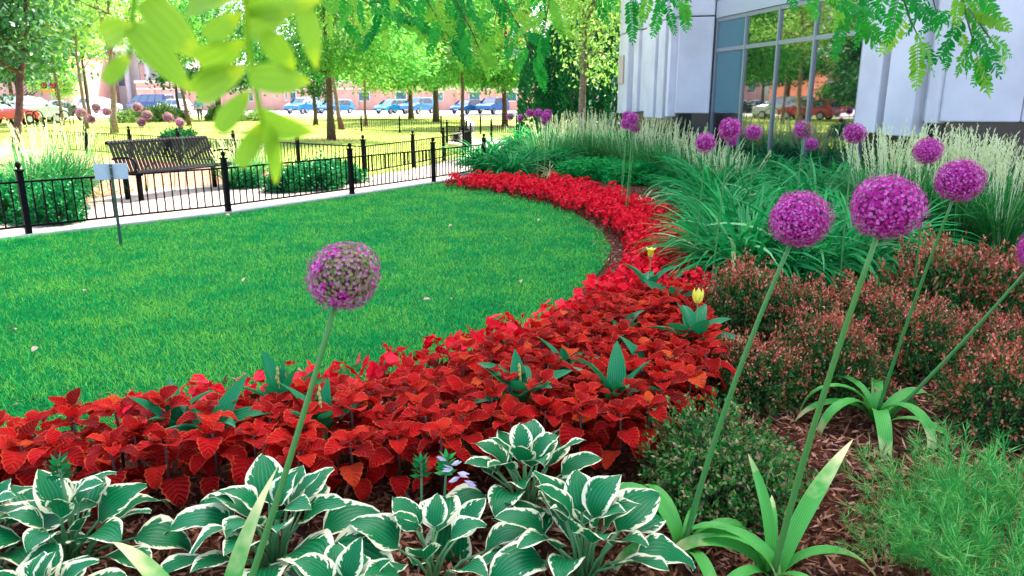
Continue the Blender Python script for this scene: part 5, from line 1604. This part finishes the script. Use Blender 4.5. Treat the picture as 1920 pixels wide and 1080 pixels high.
w = facade("brick_warehouse", "long low pink brick building behind the row of blue cars", "building", -52, 4.5, 106, 3.7, 14, M_brick, [(-46 + 5.1 * i, 1.9, 1.4, 1.1) for i in range(10)])
for i in range(12):
    m = MB(); m.box((-26 + 4.7 * i, -.10, 1.75), (.5, .3, 3.4)); m.build("pier", M_brick, w)
m = MB(); m.box((0, -.08, 2.95), (56.4, .2, .25)); m.build("stone_band", M_stone, w)
facade("brick_apartment_block", "tall orange brick building showing between the tree crowns", "building", -34, 3, 128, 34, 16, M_brick2, [(-32 + 4.1 * i, 4.8 + 3.9 * k, 1.7, 2.2) for i in range(9) for k in range(7)])
facade("pale_office_block", "pale blue white building glimpsed behind the airy tree and conifers", "building", 4, 20, 84, 30, 12, M_stone, [(5.5 + 2.6 * i, 3 + 3.6 * k, 1.8, 2.0) for i in range(6) for k in range(7)])
b2 = facade("brick_station", "reddish brick building with black fire stairs at the far left", "building", -78, -57.5, 100, 7.2, 12, M_brick, [(-76 + 3.2 * i, 3.4 + 2.4 * k, 1.2, 1.4) for i in range(3) for k in range(2)], roof_h=.5)
m = MB()
for i in range(14):
    m.box((3.2 + i * .42, -1.2, .5 + i * .32), (.42, 1.5, .06))
m.build("stair_tread", M_black, b2)["kind"] = "stuff"
for yy in (-1.95, -.45):
    m = MB(); m.tube([(3.0, yy, .3), (9.0, yy, 4.9)], .06, 5)
    for k in range(3): m.tube([(3.0, yy, .7 + k * .35), (9.0, yy, 5.3 + k * .35)], .03, 4)
    for k in range(7): m.tube([(3.0 + k, yy, .3 + k * .77), (3.0 + k, yy, 1.5 + k * .77)], .03, 4)
    m.build("stair_railing", M_black, b2)
b3 = facade("colonnaded_building", "grey white building with tall columns behind the thin lawn tree", "building", -62, -46, 112, 9.5, 14, M_stone, [(-60 + 3.2 * i, 5.0, 1.2, 3.2) for i in range(5)])
for i in range(6):
    m = MB(); m.lathe([(.45, 0), (.40, 1), (.36, 7.6), (.5, 8.0)], 10, (-7.4 + 3.0 * i, -1.3, 0)); m.build("column", M_white, b3, smooth=True)
m = MB(); m.box((0, -1.0, 8.6), (16.2, 2.2, 1.0)); m.build("entablature", M_white, b3)
facade("stone_tower", "tall pale beige building rising behind the multi stemmed tree", "building", -118, -78, 150, 38, 18, M_stone, [(-116 + 4 * i, 8 + 4 * k, 1.8, 2.2) for i in range(10) for k in range(7)])
facade("brick_station", "orange brick building left of the frame, seen in the window", "building", -104, -84, 92, 8, 12, M_brick2, [(-101 + 4 * i, 3.2, 1.6, 2.0) for i in range(5)])
facade("white_warehouse", "pale building at the far end of the street behind the van", "building", -45, -30, 118, 6.2, 10, M_stone, [(-43.5 + 3 * i, 3.2, 1.6, 1.8) for i in range(5)])

# ------------------------------------------------------------------ street furniture
xs = cx(96, 62)
t = thing("crossing_signal", "railway crossing signal with white crossbuck and two red lamps beside the street", "signal", (xs, 62, 0))
m = MB(); m.tube([(0, 0, 0), (0, 0, 4.1)], .06, 8); m.build("pole", M_alu, t)
for s in (-1, 1):
    m = MB(); m.box((0, -.1 - .03 * s, 3.6), (1.2, .03, .2), M=Matrix.Rotation(R(45 * s), 3, 'Y')); 
    m = MB(); m.box((0, 0, 0), (1.25, .03, .2), M=Matrix.Rotation(R(45 * s), 3, 'Y')); m.build("crossbuck_arm", M_white, t, loc=(0, -.10 - .025 * s, 3.65))
    m = MB(); m.lathe([(.26, 0), (.26, .03)], 16); m.v = [(a, c, b) for a, b, c in m.v]; m.build("lamp_disc", M_black, t, loc=(.36 * s, -.12, 2.6))
    m = MB(); m.lathe([(.19, 0), (.16, .05), (.06, .08)], 14); m.v = [(a, -c, b) for a, b, c in m.v]; m.build("red_lamp", M_tail, t, loc=(.36 * s, -.125, 2.6))
m = MB(); m.tube([(-.5, 0, 2.6), (.5, 0, 2.6)], .035, 6); m.build("lamp_bar", M_alu, t)
m = MB(); m.box((-.1, -.1, 2.15), (1.0, .05, .22)); m.build("orange_board", mat_plain("orange_board", (.75, .30, .04), .5), t)
xs = cx(163, 58)
t = thing("street_lamp", "thin dark street pole with a white sign beside the loose pale tree", "street lamp", (xs, 58, 0))
m = MB(); m.tube([(0, 0, 0), (0, 0, 5.4)], [.09, .05], 8); m.build("pole", M_black, t)
m = MB(); m.box((-.25, -.08, 3.1), (.5, .04, .6)); m.build("sign_plate", M_white, t)
m = MB(); m.tube([(0, 0, 5.35), (.3, 0, 5.6), (.8, 0, 5.65)], .04, 6); a = m.build("lamp_arm", M_black, t)
m = MB(); m.box((1.0, 0, 5.64), (.5, .2, .1), taper=.7); m.build("lamp_head", M_black, a)
for px, d, lab in ((141, 44, "black hoop bike rack standing alone on the plaza"), (52, 43, "black hoop bike rack in front of the silver wagon"), (66, 43.5, "black hoop bike rack between silver wagon and dark sedan"), (116, 44.5, "black hoop bike rack in front of the dark sedan")):
    t = thing("bike_rack", lab, "bike rack", (cx(px, d), d, 0), R(60), "hoop bike racks on the plaza")
    m = MB(); m.tube([(-.28, 0, 0), (-.28, 0, .6), (-.2, 0, .8), (0, 0, .88), (.2, 0, .8), (.28, 0, .6), (.28, 0, 0)], .03, 8); m.build("hoop", M_black, t, smooth=True)
    for s in (-1, 1):
        m = MB(); m.lathe([(.08, 0), (.08, .012)], 10, (.28 * s, 0, 0)); m.build("base_plate", M_black, t)
# low planting by the walking person
M_shrub_sun = mat_leaf('sunny_shrub_leaves', [(.08, .22, .03), (.18, .34, .06), (.34, .42, .14)], trans=.4)  # lighter copy of the shrub leaves, sun put into the colour
shr_sun = mound_mesh('street_shrub_foliage', 530, 420, 12, 1, .12, [M_shrub_sun], 0)
for i, (px, d, rad, hg) in enumerate(((230, 50, 1.0, .8), (262, 52, 1.2, 1.0), (300, 54, 1.4, 1.2), (330, 55, 1.0, .9), (405, 56, 1.2, 1.1), (440, 54, 1.2, .9), (480, 55, 1.0, .8))):
    c = Vector((cx(px, d), d, 0))
    mound("leafy_shrub", ("leftmost sunlit shrub of the street planting, by the thin trunk", "second sunlit shrub from the left in the street planting", "widest sunlit shrub left of the walking person", "sunlit shrub just left of the walking person", "sunlit shrub just right of the walking person", "second sunlit shrub right of the walking person", "sunlit shrub farthest right of the walking person")[i], "shrub", c, rad, hg, shr_sun, "shrubs along the street planting")

# ------------------------------------------------------------------ person
c = P(376, 229)
t = thing("person", "person in a blue jacket and dark trousers walking away along the planting", "person", (c.x, c.y, -.02), R(20))
def skin(name, joints, edges, mat, parent, sub=1):
    me = bpy.data.meshes.new(name); me.from_pydata([j[:3] for j in joints], edges, []); me.materials.append(mat)
    o = obj(name, me, parent)
    o.modifiers.new("skin", 'SKIN'); sv = me.skin_vertices
    if not len(sv): me.attributes  # created with the modifier in UI only
    if len(me.skin_vertices) == 0:
        bm = bmesh.new(); bm.from_mesh(me); bm.verts.layers.skin.verify(); bm.to_mesh(me); bm.free()
    for v, j in zip(me.skin_vertices[0].data, joints): v.radius = (j[3], j[4] if len(j) > 4 else j[3])
    me.skin_vertices[0].data[0].use_root = True
    s = o.modifiers.new("sub", 'SUBSURF'); s.levels = s.render_levels = sub
    return o
M_skin = mat_plain("skin", (.45, .26, .18), .5)
J = [(0, 0, .93, .13, .10), (0, 0, 1.12, .125, .09), (0, 0, 1.36, .16, .10), (0, .0, 1.48, .055), (0, .02, 1.58, .085, .10), (0, .03, 1.68, .075, .09),
     (-.19, 0, 1.40, .055), (-.24, -.06, 1.14, .042), (-.23, -.16, .92, .033), (-.22, -.2, .84, .035), (.19, 0, 1.40, .055), (.24, .06, 1.14, .042), (.23, .10, .90, .033), (.22, .10, .82, .035),
     (-.09, .02, .86, .085), (-.09, .18, .48, .058), (-.09, .22, .10, .042), (-.09, .34, .05, .035), (.09, -.02, .86, .085), (.09, -.04, .48, .058), (.09, -.26, .13, .042), (.09, -.16, .05, .035)]
E2 = [(0, 1), (1, 2), (2, 3), (3, 4), (4, 5), (2, 6), (6, 7), (7, 8), (8, 9), (2, 10), (10, 11), (11, 12), (12, 13), (0, 14), (14, 15), (15, 16), (16, 17), (0, 18), (18, 19), (19, 20), (20, 21)]
skin("body", J, E2, M_skin, t, 2)
g = .014
skin("jacket", [(0, 0, .92, .15, .12), (0, 0, 1.12, .145, .11), (0, 0, 1.36, .178, .12), (0, 0, 1.45, .08, .08), (-.19, 0, 1.40, .075), (-.24, -.06, 1.14, .058), (-.23, -.15, .94, .046), (.19, 0, 1.40, .075), (.24, .06, 1.14, .058), (.23, .10, .92, .046)], [(0, 1), (1, 2), (2, 3), (2, 4), (4, 5), (5, 6), (2, 7), (7, 8), (8, 9)], mat_plain("blue_jacket", (.01, .22, .45), .8), t, 2)
skin("trousers", [(0, 0, .93, .14, .11), (-.09, .02, .84, .10), (-.09, .18, .48, .072), (-.09, .22, .12, .06), (.09, -.02, .84, .10), (.09, -.04, .48, .072), (.09, -.25, .15, .06)], [(0, 1), (1, 2), (2, 3), (0, 4), (4, 5), (5, 6)], mat_plain("dark_trousers", (.02, .02, .03), .8), t, 2)
m = MB(); m.lathe([(.02, .12), (.07, .10), (.095, .05), (.10, -.01), (.085, -.05)][::-1], 12); m.build("hair", mat_plain("dark_hair", (.03, .02, .015), .7), t, True, loc=(0, -.005, 1.66))
